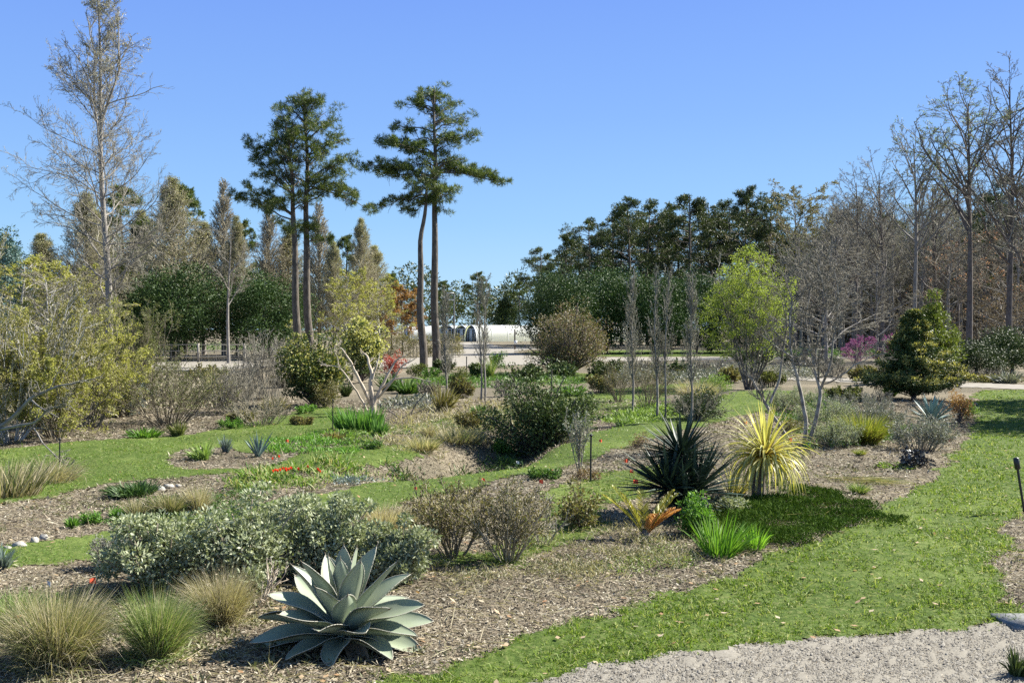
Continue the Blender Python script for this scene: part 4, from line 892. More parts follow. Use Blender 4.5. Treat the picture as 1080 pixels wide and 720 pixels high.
def hero_agave():
    loc = G(362, 682); t = thing('agave', 'large grey green agave with broad pointed leaves on mulch in the foreground', 'agave', loc); rng = R(7)
    # (azimuth degrees: 0 right, 90 away, -90 towards the camera; elevation; length; width)
    rows = [(8, 82, 0.60, 0.12, 0.0), (95, 78, 0.62, 0.13, 0.0), (185, 76, 0.60, 0.13, 0.05), (270, 80, 0.55, 0.12, 0.0),
            (50, 66, 0.66, 0.15, -0.1), (128, 64, 0.66, 0.16, -0.1), (215, 66, 0.62, 0.15, -0.1), (310, 68, 0.58, 0.14, -0.05), (352, 56, 0.68, 0.16, -0.15), (165, 54, 0.68, 0.16, -0.15),
            (75, 50, 0.68, 0.17, -0.2), (242, 56, 0.50, 0.15, -0.1), (285, 50, 0.42, 0.15, 0.1), (25, 42, 0.72, 0.17, -0.25), (192, 38, 0.70, 0.17, -0.2), (145, 38, 0.70, 0.18, -0.2), (330, 34, 0.62, 0.18, -0.15),
            (105, 32, 0.7, 0.18, -0.2), (225, 26, 0.60, 0.19, -0.15), (5, 24, 0.72, 0.19, -0.2), (258, 24, 0.50, 0.18, -0.1), (300, 20, 0.5, 0.17, -0.15), (178, 18, 0.72, 0.18, -0.1), (50, 20, 0.66, 0.18, -0.2),
            (340, 12, 0.66, 0.19, -0.2), (205, 8, 0.74, 0.18, -0.12), (160, 12, 0.7, 0.18, -0.15), (15, 8, 0.70, 0.18, -0.15), (240, 2, 0.62, 0.17, -0.15), (275, 0, 0.52, 0.16, -0.3), (315, 2, 0.58, 0.18, -0.25),
            (85, 12, 0.62, 0.18, -0.2), (125, 10, 0.62, 0.18, -0.2), (190, -2, 0.68, 0.16, -0.15), (355, -2, 0.62, 0.17, -0.15)]
    for i, (az, el, L, Wd, cv) in enumerate(rows):
        q = 1-el/90
        agave_leaf(rng, L*rng.uniform(0.86, 1.02)*0.93, Wd*1.32, math.radians(el), math.radians(az+rng.normal(0, 4)), cv*1.2+rng.normal(0, 0.06), m_agave, t, 0.02+0.05*q, 0.24-0.16*q, fold=0.42+rng.uniform(-0.1, 0.15), margin=m_agmargin, tw=rng.normal(0, 0.3))
    for az, el in ((-140, -14), (-60, -16), (20, -15), (150, -12)):
        agave_leaf(rng, 0.5, 0.15, math.radians(el), math.radians(az), -0.1, m_agdry, t, 0.06, 0.07, fold=0.9, tw=rng.normal(0, 0.5), thick=0.004)
    mb = MB(); tube1(mb, [(0, 0, -0.03), (0, 0, 0.12), (0, 0, 0.26)], [0.08, 0.08, 0.02], 12); mb.build('core', m_agave, t, smooth=True)
hero_agave()
def blue_agave():
    loc = G(983, 451); t = thing('agave', 'smaller blue grey agave with narrow leaves below the golden conifer', 'agave', loc); rng = R(8)
    for i in range(34):
        f = i/33; az = i*2.39996; el = math.radians(80-72*f)
        agave_leaf(rng, rng.uniform(0.6, 0.72), 0.085, el, az, -0.1, m_blueag, t, 0.03, 0.15, fold=0.45, thick=0.006)
blue_agave()

# ------------------------------------------------------------ dark yucca, yellow cordyline, cycad
def rosette(mb, rng, c, n, L, W, zmin=-0.35, droop=0.1, prof='sword', k=4, fold=0.3):
    i = np.arange(n)+0.5; z = 1-(1-zmin)*i/n; a = i*2.39996
    u = np.stack([np.sqrt(1-z*z)*np.cos(a), np.sqrt(1-z*z)*np.sin(a), z], 1)+rng.normal(0, 0.08, (n, 3)); u = nrm(u)
    ribbons(mb, np.array(c)+u*0.05, u, L*rng.uniform(0.8, 1.1, n), W*rng.uniform(0.85, 1.15, n), rng, k=k, droop=droop*rng.uniform(0.3, 1.5, n), prof=prof, fold=fold, flat_side=True, twist=0.25)
def yucca():
    loc = G(716, 541); s = loc[1]/F; t = thing('yucca', 'dark blue green spiky yucca with two heads of stiff blades', 'yucca', loc); rng = R(9)
    for (dx, dz, L, n, dy) in ((4, 60, 50*s, 120, 0.1), (-14, 28, 56*s, 110, -0.2), (16, 24, 60*s, 110, -0.1), (2, 14, 48*s, 60, -0.3)):
        c = (dx*s, dy, dz*s)
        mb = MB(); tube1(mb, [(dx*s*0.3, dy*0.3, -0.05), (dx*s*0.8, dy*0.8, dz*s*0.5), c], [0.07, 0.06, 0.05], 8); mb.build('trunk', bk_dark, t, smooth=True)
        mb = MB(); rosette(mb, rng, c, n, L, 0.042, zmin=-0.3 if dz > 50 else -0.12, droop=0.07); mb.build('leaf_head', m_yucca, t)
    mb = MB(); P = rng.normal(0, 0.1, (60, 3))*np.array([1.5, 1, 0.3])+np.array([0, 0, 0.2]); D = rng.normal(0, 1, (60, 3))*np.array([1, 1, 0.2]); ribbons(mb, P, D, 0.45, 0.02, rng, droop=0.8); mb.build('dry_leaves', m_dryblade, t)
yucca()
def cordyline():
    loc = G(803, 527); s = loc[1]/F; t = thing('cordyline', 'bright yellow cordyline with arching strap leaves on a dark trunk', 'cordyline', loc); rng = R(10)
    mb = MB(); tube1(mb, [(-0.05, 0, -0.03), (-0.04, 0, 0.3), (0.02, 0, 0.55), (0.04, 0, 0.62)], [0.10, 0.085, 0.07, 0.05], 9); mb.build('trunk', bk_dark, t, smooth=True)
    n = 250; i = np.arange(n)+0.5; z = 1-1.25*i/n; a = i*2.39996
    u = nrm(np.stack([np.sqrt(1-z*z)*np.cos(a), np.sqrt(1-z*z)*np.sin(a), z], 1)+rng.normal(0, 0.06, (n, 3)))
    mb = MB(); c = np.array([0.05, 0, 0.6])
    ribbons(mb, c+u*0.04, u, rng.uniform(0.66, 0.86, n), rng.uniform(0.026, 0.038, n), rng, k=8, droop=(0.25+3.0*(1-np.clip(z, 0, 1))**1.1)*rng.uniform(0.6, 1.2, n), prof='sword', fold=0.35, flat_side=True, twist=0.3)
    mb.build('leaf_head', m_cord, t)
cordyline()
def cycad(label, px, row, hpx, seed, fr):
    loc = G(px, row); s = loc[1]/F; t = thing('cycad', label, 'cycad', loc); rng = R(seed)
    mb = MB(); tube1(mb, [(0, 0, -0.03), (0, 0, 0.1)], [0.07, 0.04], 8); mb.build('base', bk_dark, t)
    for (az, lean, L, mt) in fr:
        L = L*hpx*s; az = math.radians(az); k = 16; ss = np.linspace(0, 1, k+1); e = math.radians(90-lean)-0.35*ss
        r = np.cumsum(np.concatenate([[0.03], np.cos(e[:-1])*L/k])); z = np.cumsum(np.concatenate([[0.05], np.sin(e[:-1])*L/k]))
        pts = np.stack([r*math.cos(az), r*math.sin(az), z], 1)
        mb = tube1(MB(), pts, 0.006*(1.2-ss), 5); rachis = mb.build('frond', mt, t)
        m = 34; q = np.repeat(np.linspace(0.12, 1, m), 2); sd = np.tile([1, -1], m)
        P = np.stack([np.interp(q, ss, pts[:, a]) for a in range(3)], 1); T = nrm(np.stack([np.interp(q, ss, np.gradient(pts[:, a])) for a in range(3)], 1))
        side = nrm(np.cross(T, [0, 0, 1.0])); N = np.cross(side, T)
        D = T*0.75+side*sd[:, None]*0.75+N*0.35
        Ls = 0.13*np.sin(np.pi*np.clip(q*0.85+0.1, 0, 1))**0.7
        mb = MB(); ribbons(mb, P, D, Ls*rng.uniform(0.85, 1.1, len(q)), 0.012, rng, k=2, droop=0.1, prof='sword', fold=0.3)
        mb.build('leaflets', mt, rachis)
cycad('yellow olive cycad with stiff feathery fronds, two of them dried orange', 681, 567, 62, 12,
      [(170, 38, 0.95, m_cycad), (150, 28, 0.95, m_cycad), (185, 20, 0.8, m_cycad), (100, 12, 0.75, m_cycad), (20, 32, 0.85, m_cycad), (5, 22, 0.85, m_cycad), (-20, 42, 0.7, m_cycado), (-8, 36, 0.62, m_cycado), (-60, 25, 0.45, m_cycado), (40, 40, 0.85, m_cycad)])

# ------------------------------------------------------------ grass clumps in front
grass('grass_clump', 'big straw and green grass clump at the lower left corner', 58, 704, 118, 84, 101, gr_mix, 4200, 0.006, droop=1.0, base=0.25)
grass('grass_clump', 'round green topped grass clump between two straw coloured clumps', 166, 696, 84, 76, 102, gr_greenmix, 3200, 0.006, droop=0.9, base=0.25)
grass('grass_clump', 'straw coloured grass clump just left of the large agave', 232, 658, 78, 58, 103, gr_tan, 2800, 0.005, droop=0.8, base=0.25)
grass('grass_clump', 'dark green grass clump behind the lower left corner clump', 14, 668, 70, 48, 104, gr_green, 1200, 0.006)
grass('grass_clump', 'gold and green grass clump on the mulch below the blue agave', 912, 468, 60, 34, 105, gr_gold, 1500, 0.012, droop=0.7)
grass('grass_clump', 'yellow straw grass clump, right one of two beside the main lawn', 208, 542, 34, 34, 106, gr_tan, 900, 0.008)
grass('grass_clump', 'yellow straw grass clump, left one of two beside the main lawn', 178, 545, 40, 28, 107, gr_mix, 900, 0.008)
grass('grass_clump', 'small yellowish grass clump in front of the straw clumps', 145, 548, 32, 24, 108, gr_mix, 600, 0.008)
grass('grass_clump', 'pale straw grass mound behind the bare columnar trees', 735, 424, 46, 24, 109, gr_tan, 1100, 0.014)
grass('grass_clump', 'arching pale green grass beside the big olive vase shrub', 228, 428, 46, 44, 110, gr_mix, 700, 0.016, droop=1.2)
grass('grass_clump', 'small tan grass tuft on the bank below the pollarded tree', 452, 462, 20, 16, 111, gr_tan, 400, 0.012)
grass('grass_clump', 'low green tuft alone on the mulch left of the black plant', 906, 520, 26, 12, 112, gr_green, 320, 0.008)
grass('grass_clump', 'small brownish tuft above the lone green tuft on the mulch', 908, 480, 16, 8, 113, gr_gold, 200, 0.008)
grass('strap_leaf_plant', 'bright lime green strap leaved clump in front of the cordyline', 760, 586, 62, 44, 114, gr_lime, 260, 0.016, droop=0.5, prof='sword', cat='perennial', leafn='leaves', base=0.3)
grass('strap_leaf_plant', 'smaller lime green strap leaved tuft right of the first', 796, 580, 34, 30, 115, gr_lime, 90, 0.014, droop=0.6, prof='sword', cat='perennial', leafn='leaves', base=0.3)
grass('iris_clump', 'green sword leaved iris clump at the foot of the pollarded tree', 378, 455, 52, 28, 116, gr_iris, 420, 0.03, droop=0.25, prof='sword', spread=0.35, cat='iris', base=0.36, leafn='leaves', fold=0.2)
grass('iris_clump', 'second iris clump, lower right of the pollarded tree', 400, 460, 18, 20, 117, gr_iris, 120, 0.028, droop=0.3, prof='sword', spread=0.5, cat='iris', base=0.3, leafn='leaves')
grass('strap_leaf_plant', 'low dark green strap leaved clump at the edge of the main lawn', 140, 523, 54, 17, 118, gr_dark, 600, 0.014, droop=1.0, prof='sword', cat='perennial', leafn='leaves', base=0.35)
grass('reed_clump', 'mixed pale reeds and green blades at the left edge on the lawn', 4, 522, 92, 40, 119, gr_mix, 650, 0.013, droop=0.5, prof='sword', spread=0.5, cat='reeds', base=0.36)
grass('reed_clump', 'sparse dry bleached reeds right of the left edge clump', 58, 508, 58, 30, 120, gr_tan, 420, 0.010, droop=1.0, cat='reeds', base=0.36)
grass('yucca', 'small pale yucca on the island bed beyond the straw clumps', 272, 482, 26, 30, 121, m_blueag, 34, 0.045, droop=0.1, prof='sword', spread=1.3, cat='yucca', base=0.04, leafn='leaves', fold=0.3, hmin=0.8)
grass('grass_clump', 'tan and green grass fringe beside the shaded stream bank', 486, 466, 52, 18, 122, gr_mix, 900, 0.010, base=0.35)
grass('grass_clump', 'second tan grass fringe further left on the stream bank', 446, 474, 40, 15, 123, gr_mix, 700, 0.010, base=0.35)
grass('grass_clump', 'straw grass fringe along the mid path, right of the silver sage', 410, 556, 60, 26, 124, gr_tan, 900, 0.007, base=0.35, spread=0.5)
grass('grass_clump', 'straw grass patch between the twiggy brown shrubs and the mid path', 470, 545, 60, 26, 125, gr_tan, 900, 0.007, base=0.38, spread=0.5)
grass('grass_clump', 'thin green tuft at the foot of the pinkish shrub by the road', 517, 399, 20, 26, 126, gr_green, 300, 0.03)

# ------------------------------------------------------------ silver sages
kw = dict(L=0.06, W=0.026, cat='shrub', stem=bk_pale)
SG = [('big silver grey sage shrub, the leftmost of the bank behind the agave', 172, 622, 118, 84, 131), ('tallest silver grey sage shrub in the middle of the bank', 262, 618, 128, 98, 132),
      ('silver grey sage shrub directly behind the agave', 345, 606, 96, 88, 133), ('smaller silver sage shrub at the right end of the bank', 415, 614, 72, 66, 134), ('silver sage shrub in the back row above the tall middle one', 318, 570, 90, 50, 135)]
for lb, px, row, w_, h_, sd in SG:
    mound('sage_shrub', lb, 'shrub', px, row, w_, h_, sd, lf_sage, bk_pale, n=110, per=125, L=0.048, W=0.021, rc=0.12, group='silver sages behind the agave')
shrub('bare_stem_shrub', 'brittle pale bare stems sprawling between sage and agave', 'shrub', 268, 640, 80, 46, 136, bk_pale, None, ns=16, n1=3, n2=2, r=0.008, spread=1.2)
shrub('lavender_shrub', 'small grey brown tuft at the left foot of the sage bank', 'shrub', 122, 600, 48, 36, 137, tw_grey, lf_greyleaf, ns=40, per=3, L=0.02, spread=0.9, r=0.004)
# ------------------------------------------------------------ twiggy shrubs mid front
shrub('twiggy_shrub', 'bushy brown olive twiggy shrub right of the sage bank', 'shrub', 477, 588, 86, 84, 141, tw_brown, lf_bronze, ns=22, n1=7, n2=6, per=4, L=0.032, r=0.01, group='twiggy shrubs in the front bed')
shrub('twiggy_shrub', 'wider brown olive twiggy shrub, second right of the sage bank', 'shrub', 535, 592, 92, 88, 142, tw_tan, lf_bronze, ns=22, n1=7, n2=6, per=3, L=0.032, r=0.01, group='twiggy shrubs in the front bed')
shrub('twiggy_shrub', 'thin leafless twigs arching right from the twiggy shrubs', 'shrub', 572, 575, 60, 60, 143, tw_grey, lf_bronze, ns=10, n1=4, n2=3, per=1, L=0.02, r=0.006, group='twiggy shrubs in the front bed')
mound('gnarled_plant', 'small gnarled grey green plant with brown lower leaves beside the green patch', 'plant', 611, 556, 46, 50, 144, lf_bronze, bk_dark, n=30, per=60, L=0.045, rc=0.2)
bpz = shrub('slender_shrub', 'slender grey leaved shrub next to the black stake', 'shrub', 611, 500, 26, 72, 145, tw_grey, lf_greyleaf, ns=7, n1=7, n2=4, per=4, L=0.035, spread=0.3, r=0.01)
mound('broadleaf_shrub', 'large dark green leathery shrub in the centre of the garden', 'shrub', 573, 468, 112, 92, 146, lf_ever, bk_dark, n=130, per=130, L=0.07, W=0.034, rc=0.13)
shrub('bare_stem_shrub', 'pale bare stems fanning up left of the large centre shrub', 'shrub', 528, 464, 44, 50, 147, bk_pale, None, ns=7, n1=2, n2=2, r=0.014, spread=0.9, base=0.05)
mound('perennial', 'bright green leafy perennial at the foot of the bare stems', 'perennial', 527, 470, 30, 13, 148, lf_bright, None, n=30, per=50, L=0.05, rc=0.25)
mound('perennial', 'bright green leafy perennial between the yucca and the strap leaved clump', 'perennial', 735, 562, 40, 40, 149, lf_bright, None, n=40, per=60, L=0.05, rc=0.2)
mound('perennial', 'grey green leafy perennial behind the bright one, under the cordyline', 'perennial', 768, 543, 44, 22, 150, lf_sage, None, n=30, per=50, L=0.05, rc=0.22)
mound('flower_clump', 'low dark green clump on the mulch near the stake', 'perennial', 574, 505, 42, 11, 151, lf_mid, None, n=30, per=50, L=0.045, rc=0.25)
mound('dry_perennial', 'cut back reddish brown stems on the mulch left of the yucca', 'perennial', 676, 472, 24, 16, 152, lf_rust, bk_dark, n=25, per=40, L=0.03, rc=0.2)
mound('dry_perennial', 'dry brown fern like plant at the base of the black stake', 'perennial', 620, 506, 32, 12, 153, lf_rust, None, n=20, per=30, L=0.04, rc=0.25)
grass('grass_clump', 'golden dry tuft under the left side of the cordyline', 775, 522, 44, 30, 154, m_cord, 60, 0.02, droop=0.8, prof='sword', cat='grass')

# ------------------------------------------------------------ middle distance shrubs
mound('pinkish_shrub', 'large round pinkish green shrub behind the dark centre shrub', 'shrub', 600, 395, 92, 78, 161, lf_pinkbud, bk_dark, n=150, per=120, L=0.1, W=0.045, rc=0.12)
shrub('vase_shrub', 'big olive vase shaped shrub with fine twigs beyond the main lawn', 'shrub', 178, 447, 118, 72, 162, tw_brown, lf_shr, ns=34, n1=8, n2=6, per=4, L=0.04, r=0.014, spread=0.9)
mound('variegated_shrub', 'dark green and yellow variegated rounded shrub under the first pines', 'shrub', 330, 428, 74, 80, 163, lf_ever, bk_dark, n=110, per=100, L=0.09, rc=0.14, second=(lf_varieg, 35, 0.8))
mound('yellow_shrub', 'pale yellow rounded shrub behind the pollarded tree', 'shrub', 380, 404, 46, 66, 164, lf_ever, bk_dark, n=70, per=100, L=0.11, rc=0.16, second=(lf_yellow, 25, 1.2))
mound('clipped_shrub', 'small tan green ball shaped shrub left of the pollarded tree', 'shrub', 343, 430, 31, 30, 165, lf_bronze, bk_dark, n=50, per=80, L=0.045, rc=0.2)
shrub('bare_thicket', 'tall pale grey leafless thicket left of the variegated shrub', 'shrub', 284, 420, 60, 72, 166, tw_grey, None, ns=60, n1=4, n2=4, spread=0.3, r=0.01, mn=0.006, base=0.4)
shrub('bare_thicket', 'low grey brown leafless thicket right of the olive vase shrub', 'shrub', 248, 436, 60, 52, 167, tw_grey, None, ns=50, n1=6, n2=5, spread=0.8, r=0.01, mn=0.005, base=0.3)
shrub('bare_thicket', 'lowest leafless grey thicket beside the main lawn edge', 'shrub', 275, 448, 62, 34, 168, tw_tan, None, ns=45, n1=5, n2=4, spread=1.1, r=0.009, mn=0.005, base=0.3)
mound('red_leaved_shrub', 'small shrub with bright red leaves right of the pale yellow shrub', 'shrub', 415, 398, 30, 26, 169, lf_redleaf, bk_dark, n=30, per=50, L=0.09, rc=0.16)
mound('low_shrub', 'dark olive low shrub at the left side of the second pine pair base', 'shrub', 441, 398, 20, 18, 170, lf_shr, None, n=25, per=60, L=0.09, rc=0.2)
mound('low_shrub', 'spiky green low shrub by the gravel road right of the second pine pair', 'shrub', 523, 388, 20, 18, 171, lf_mid, None, n=25, per=60, L=0.1, rc=0.2)
mound('low_shrub', 'yellow green low shrub in front of the gravel road', 'shrub', 484, 408, 26, 20, 172, lf_shr, None, n=30, per=60, L=0.08, rc=0.2)
mound('low_shrub', 'bright green dome shaped shrub left of the lime green tree trunk', 'shrub', 755, 418, 46, 23, 173, lf_palegreen, None, n=50, per=110, L=0.05, rc=0.18)
mound('low_shrub', 'dark spreading evergreen in front of the pale straw grass mound', 'evergreen', 737, 442, 66, 34, 174, lf_juniper, bk_dark, n=60, per=80, L=0.06, rc=0.16)
shrub('bare_thicket', 'grey leafless twigs spreading over the dark spreading evergreen', 'shrub', 733, 444, 70, 42, 175, tw_grey, None, ns=26, n1=6, n2=4, spread=1.1, r=0.008)
shrub('loose_shrub', 'loose olive brown shrub among the bare columnar trees', 'shrub', 682, 430, 58, 56, 176, tw_brown, lf_bronze, ns=26, n1=6, n2=5, per=2, L=0.04, r=0.01)
shrub('loose_shrub', 'second loose brown shrub, left of the columnar trees', 'shrub', 652, 424, 36, 44, 177, tw_brown, lf_bronze, ns=18, n1=6, n2=5, per=2, L=0.04, r=0.01)
for i, (px, row, w_, h_, sd, lb) in enumerate([(905, 440, 70, 26, 181, 'grey fine leaved shrub left of the golden conifer'), (868, 452, 60, 30, 182, 'grey fine leaved shrub at the foot of the crooked tree'), (972, 474, 64, 36, 183, 'grey green fine leaved shrub right of the gold grass clump'),
        (880, 470, 50, 28, 184, 'grey twiggy shrub left of the gold grass clump'), (928, 452, 50, 24, 185, 'whitish fine leaved shrub below the golden conifer'), (838, 434, 52, 26, 186, 'grey green low shrub behind the crooked tree')]):
    shrub('grey_shrub', lb, 'shrub', px, row, w_, h_, sd, tw_grey, lf_greyleaf if i % 2 == 0 else lf_sage, ns=44, n1=6, n2=5, per=4, L=0.04, W=0.015, r=0.007, spread=1.0, base=0.3, group='grey leaved shrubs right of centre')
mound('russet_shrub', 'reddish brown shrub right of the blue agave', 'shrub', 1012, 446, 32, 38, 187, lf_redtree, bk_dark, n=40, per=60, L=0.045, rc=0.18)
mound('low_shrub', 'yellow green clump at the foot of the reddish brown shrub', 'shrub', 1023, 442, 20, 22, 188, lf_palegreen, None, n=20, per=60, L=0.05, rc=0.2)
def golden_conifer():
    loc, H = stand(964, 34, 322); t = thing('golden_conifer', 'broad pyramidal dark conifer with pale golden spray tips', 'conifer', loc); rng = R(189)
    wood([(np.array([[0, 0, 0], [0, 0, H*0.5], [0.05, 0, H*0.95]])[None], np.array([[0.09, 0.06, 0.01]]))], (7,)).build('trunk', bk_dark, t)
    n = 210; q = rng.uniform(0.02, 1, n)**1.2*0.97; az = rng.uniform(0, 6.28, n); R_ = 1.8*(1-q)**0.95*rng.uniform(0.6, 1.08, n)
    st = np.stack([0*q, 0*q, q*H*0.95], 1); en = np.stack([R_*np.cos(az), R_*np.sin(az), q*H*0.93+0.28*(1-q)*R_+0.05], 1)
    k = np.linspace(0, 1, 5)[None, :, None]; br = st[:, None]*(1-k)+en[:, None]*k; wood([(br, np.full((n, 5), 0.012))], (4,)).build('branches', bk_dark, t)
    mb = MB(); C = np.concatenate([st[:, :]*0.5+en*0.5, en, st*0.25+en*0.75]); clumps(mb, rng, C, 0.26, 70, 0.10, 0.03, flatz=0.35, up=0.1); mb.build('foliage', lf_juniper, t)
    m = rng.uniform(size=n) < 0.75; mb = MB(); E = en[m]+np.array([0, 0, 0.05]); clumps(mb, rng, E, 0.18, 60, 0.09, 0.035, flatz=0.35, up=0.4); mb.build('golden_tips', lf_gold, t)
golden_conifer()
mound('arborvitae', 'tall yellow green feathery conifer behind the golden one', 'conifer', 985, 404, 66, 96, 190, lf_yellowgreen, bk_dark, n=150, per=90, L=0.13, W=0.05, rc=0.1, shape='cone')
# brown hedge, low greenery in background
def hedge(label, px0, px1, y, top, seed, m, dy=1.2):
    x0 = (px0-CX)/F*y; x1 = (px1-CX)/F*y; H = at(CX, top, y)[2]; rng = R(seed)
    t = thing('hedge', label, 'hedge', ((x0+x1)/2, y, 0)); n = int((x1-x0)/0.35)*9
    C = np.stack([rng.uniform(x0, x1, n)-(x0+x1)/2, rng.uniform(-dy/2, dy/2, n), rng.uniform(0.1, 0.93, n)*H], 1)
    mb = MB(); clumps(mb, rng, C, 0.3, 45, 0.13, 0.05); mb.build('foliage', m, t)
    st = C.copy(); st[:, 2] = 0; k = np.linspace(0, 1, 3)[None, :, None]; tubes(mb := MB(), st[::3, None]*(1-k)+C[::3, None]*k, np.full((len(st[::3]), 3), 0.012), 3); mb.build('stems', tw_brown, t)
hedge('long brown clipped hedge in front of the leafing trees and left of the greenhouses', 398, 487, 82, 351, 191, lf_bronze)
hedge('low brown hedge along the gravel path at the far right', 1030, 1075, 45, 401, 192, lf_bronze, 0.8)
# far left olive masses
def olive_mass():
    for i, (px, row, w_, h_, lb, mt, sm) in enumerate([(10, 466, 170, 205, 'large olive twiggy shrub at the left edge with pale sprawling limbs', lf_olive, bk_white), (92, 450, 130, 130, 'tall olive yellow budding shrub in front of the very tall tree', lf_spring, tw_tan),
            (60, 462, 120, 110, 'dense olive green low shrub beside the main lawn at left', lf_spring, tw_brown), (140, 420, 90, 105, 'dark needled spreading shrub behind the olive vase shrub', lf_shr, tw_brown), (120, 440, 60, 50, 'blue green tinted shrub low between the olive shrubs', lf_bluegrey, tw_grey)]):
        shrub('olive_shrub', lb, 'shrub', px, row, w_, h_, 200+i, sm, mt, ns=20, n1=8, n2=7, n3=4, per=[6, 5, 6, 4, 6][i], L=0.048, W=0.024, r=0.02, mn=0.0035, spread=0.95, low=0.1, group='olive shrubs at left')
olive_mass()
bk_mottle = solid('mottled_pale_bark', [(0.06, 0.05, 0.042), (0.26, 0.235, 0.2), (0.42, 0.39, 0.34)], scale=9, stretch=(1, 1, 0.5), bump=0.5)
lf_flowerbed = leaf('mixed_flower_stems', [(0.06, 0.13, 0.02), (0.12, 0.22, 0.035), (0.2, 0.28, 0.06), (0.36, 0.32, 0.18), (0.1, 0.19, 0.03)], trans=0.3)
lf_greyweed = leaf('grey_green_weed', [(0.08, 0.09, 0.035), (0.15, 0.16, 0.07), (0.24, 0.23, 0.13), (0.3, 0.27, 0.17)], trans=0.2)
# ------------------------------------------------------------ columnar bare trees
def columnar(label, px, row, top, w, seed, leafy=True, trunks=1):
    loc = G(px, row); y = loc[1]; H = at(px, top, y)[2]-loc[2]; s = y/F; rng = R(seed)
    t = thing('columnar_tree', label, 'tree', loc, 'slender bare columnar trees')
    zz = np.linspace(0, 1, 10); tr = []
    for j in range(trunks):
        dx = (j-(trunks-1)/2)*w*s*0.45
        tr.append(np.stack([dx*(0.6+0.4*zz)+0.03*np.sin(zz*8+j), 0.05*np.sin(zz*6+j), zz*H*0.97-0.02], 1))
    tr = np.array(tr); rad = np.tile((0.035*(1-0.85*zz))[None], (trunks, 1)); tubes(mb := MB(), tr, rad, 6); mb.build('trunk', bk_grey, t, smooth=True)
    n = 60; ti = rng.integers(0, trunks, n); f = rng.uniform(0.22, 0.93, n); k = f*9; j = k.astype(int); st = tr[ti, j]+(tr[ti, np.minimum(j+1, 9)]-tr[ti, j])*(k-j)[:, None]
    az = rng.uniform(0, 6.28, n); D = np.stack([0.35*np.cos(az), 0.35*np.sin(az), np.ones(n)], 1)
    sk = skel(rng, st, D, H*0.22*(1.1-0.7*f)*rng.uniform(0.7, 1.2, n), np.full(n, 0.01), [dict(k=5, wob=0.06, up=0.6, n=5, t=(0.1, 1), ang=30, lr=0.5), dict(k=3, wob=0.08, up=0.5, n=4, ang=28, lr=0.5), dict(k=2, wob=0.1)])
    allx = np.concatenate([p.reshape(-1, 3) for p, r in sk])[:, 0]; fx = w*s/(np.percentile(allx, 98)-np.percentile(allx, 2)) if trunks == 1 else 1
    sk = [(p*np.array([fx, fx, 1]), r) for p, r in sk]
    wood(sk, (4, 3, 3), mn=0.0035).build('twigs', tw_grey, t)
    if leafy: mb = MB(); leaves_on(mb, sk[2], rng, 2, 0.03, 0.018, 0.1, 0.01, keep=0.6); mb.build('dry_leaves', lf_greyleaf, t)
columnar('slender bare columnar tree beside the second pine pair trunks', 470, 432, 302, 15, 301)
columnar('slender bare columnar tree in front of the white greenhouse', 509, 424, 286, 13, 302, trunks=2)
columnar('slender bare columnar tree left of the twin one, by the dark centre shrub', 667, 437, 278, 18, 303)
columnar('twin stemmed bare columnar tree, widest of the middle group', 697, 441, 276, 30, 304, trunks=2)
columnar('slender bare columnar tree nearest the lime green tree', 729, 446, 282, 17, 305)

# ------------------------------------------------------------ crooked bare tree, pollarded tree
def limbs_tree(name, label, cat, px, row, lims, seed, bark, tw, leafm=None, n1=5, n2=5, n3=3, lr=0.4, mn=0.004, ang=42, parts=('limbs', 'twigs'), up=0.2, lens=1.0, rs=1.0):
    """lims: list of polylines [(px,row,dy,r)...] drawn from the photo and given depth"""
    loc = G(px, row); y = loc[1]; L = np.array(loc); rng = R(seed)
    t = thing(name, label, cat, loc); st, D, ln, rd = [], [], [], []; mb = MB()
    for poly in lims:
        P = np.array([at(a, b, y+dy)-L for a, b, dy, r in poly]); r = np.array([q[3] for q in poly])*rs; m = len(P)
        q = np.linspace(0, m-1, (m-1)*4+1); pts = np.stack([np.interp(q, np.arange(m), P[:, a]) for a in range(3)], 1); pts[1:-1] += rng.normal(0, 0.02, (len(q)-2, 3)); rr = np.interp(q, np.arange(m), r)
        # smooth
        pts[1:-1] = (pts[:-2]+2*pts[1:-1]+pts[2:])/4
        tube1(mb, pts, rr, 7)
        tot = np.linalg.norm(np.diff(P, axis=0), axis=1).sum(); nb = max(2, int(tot/0.16*n1/5))
        for _ in range(nb):
            u = rng.uniform(0.25, 1)**0.7*(len(q)-1); j = min(int(u), len(q)-2); T = nrm((pts[j+1]-pts[j])[None])[0]
            st.append(pts[j]); D.append(nrm((T*0.8+rng.normal(0, 0.6, 3)+np.array([0, 0, 0.25]))[None])[0]); ln.append(lens*tot*0.35*rng.uniform(0.4, 1)); rd.append(rr[j]*0.55)
    mb.build(parts[0], bark, t, smooth=True)
    sk = skel(rng, st, D, ln, rd, [dict(k=5, wob=0.16, up=up, n=n2, t=(0.2, 1), ang=ang, lr=0.5), dict(k=4, wob=0.18, up=0.1, n=n3, t=(0.2, 1), ang=ang, lr=0.55), dict(k=3, wob=0.18)])
    wood(sk, (5, 4, 3), mn=mn).build(parts[1], tw, t)
    if leafm: mb = MB(); leaves_on(mb, sk[-1], rng, 1, 0.025, 0.015, 0.3, 0.01, keep=0.4); mb.build('buds', leafm, t)
    return t
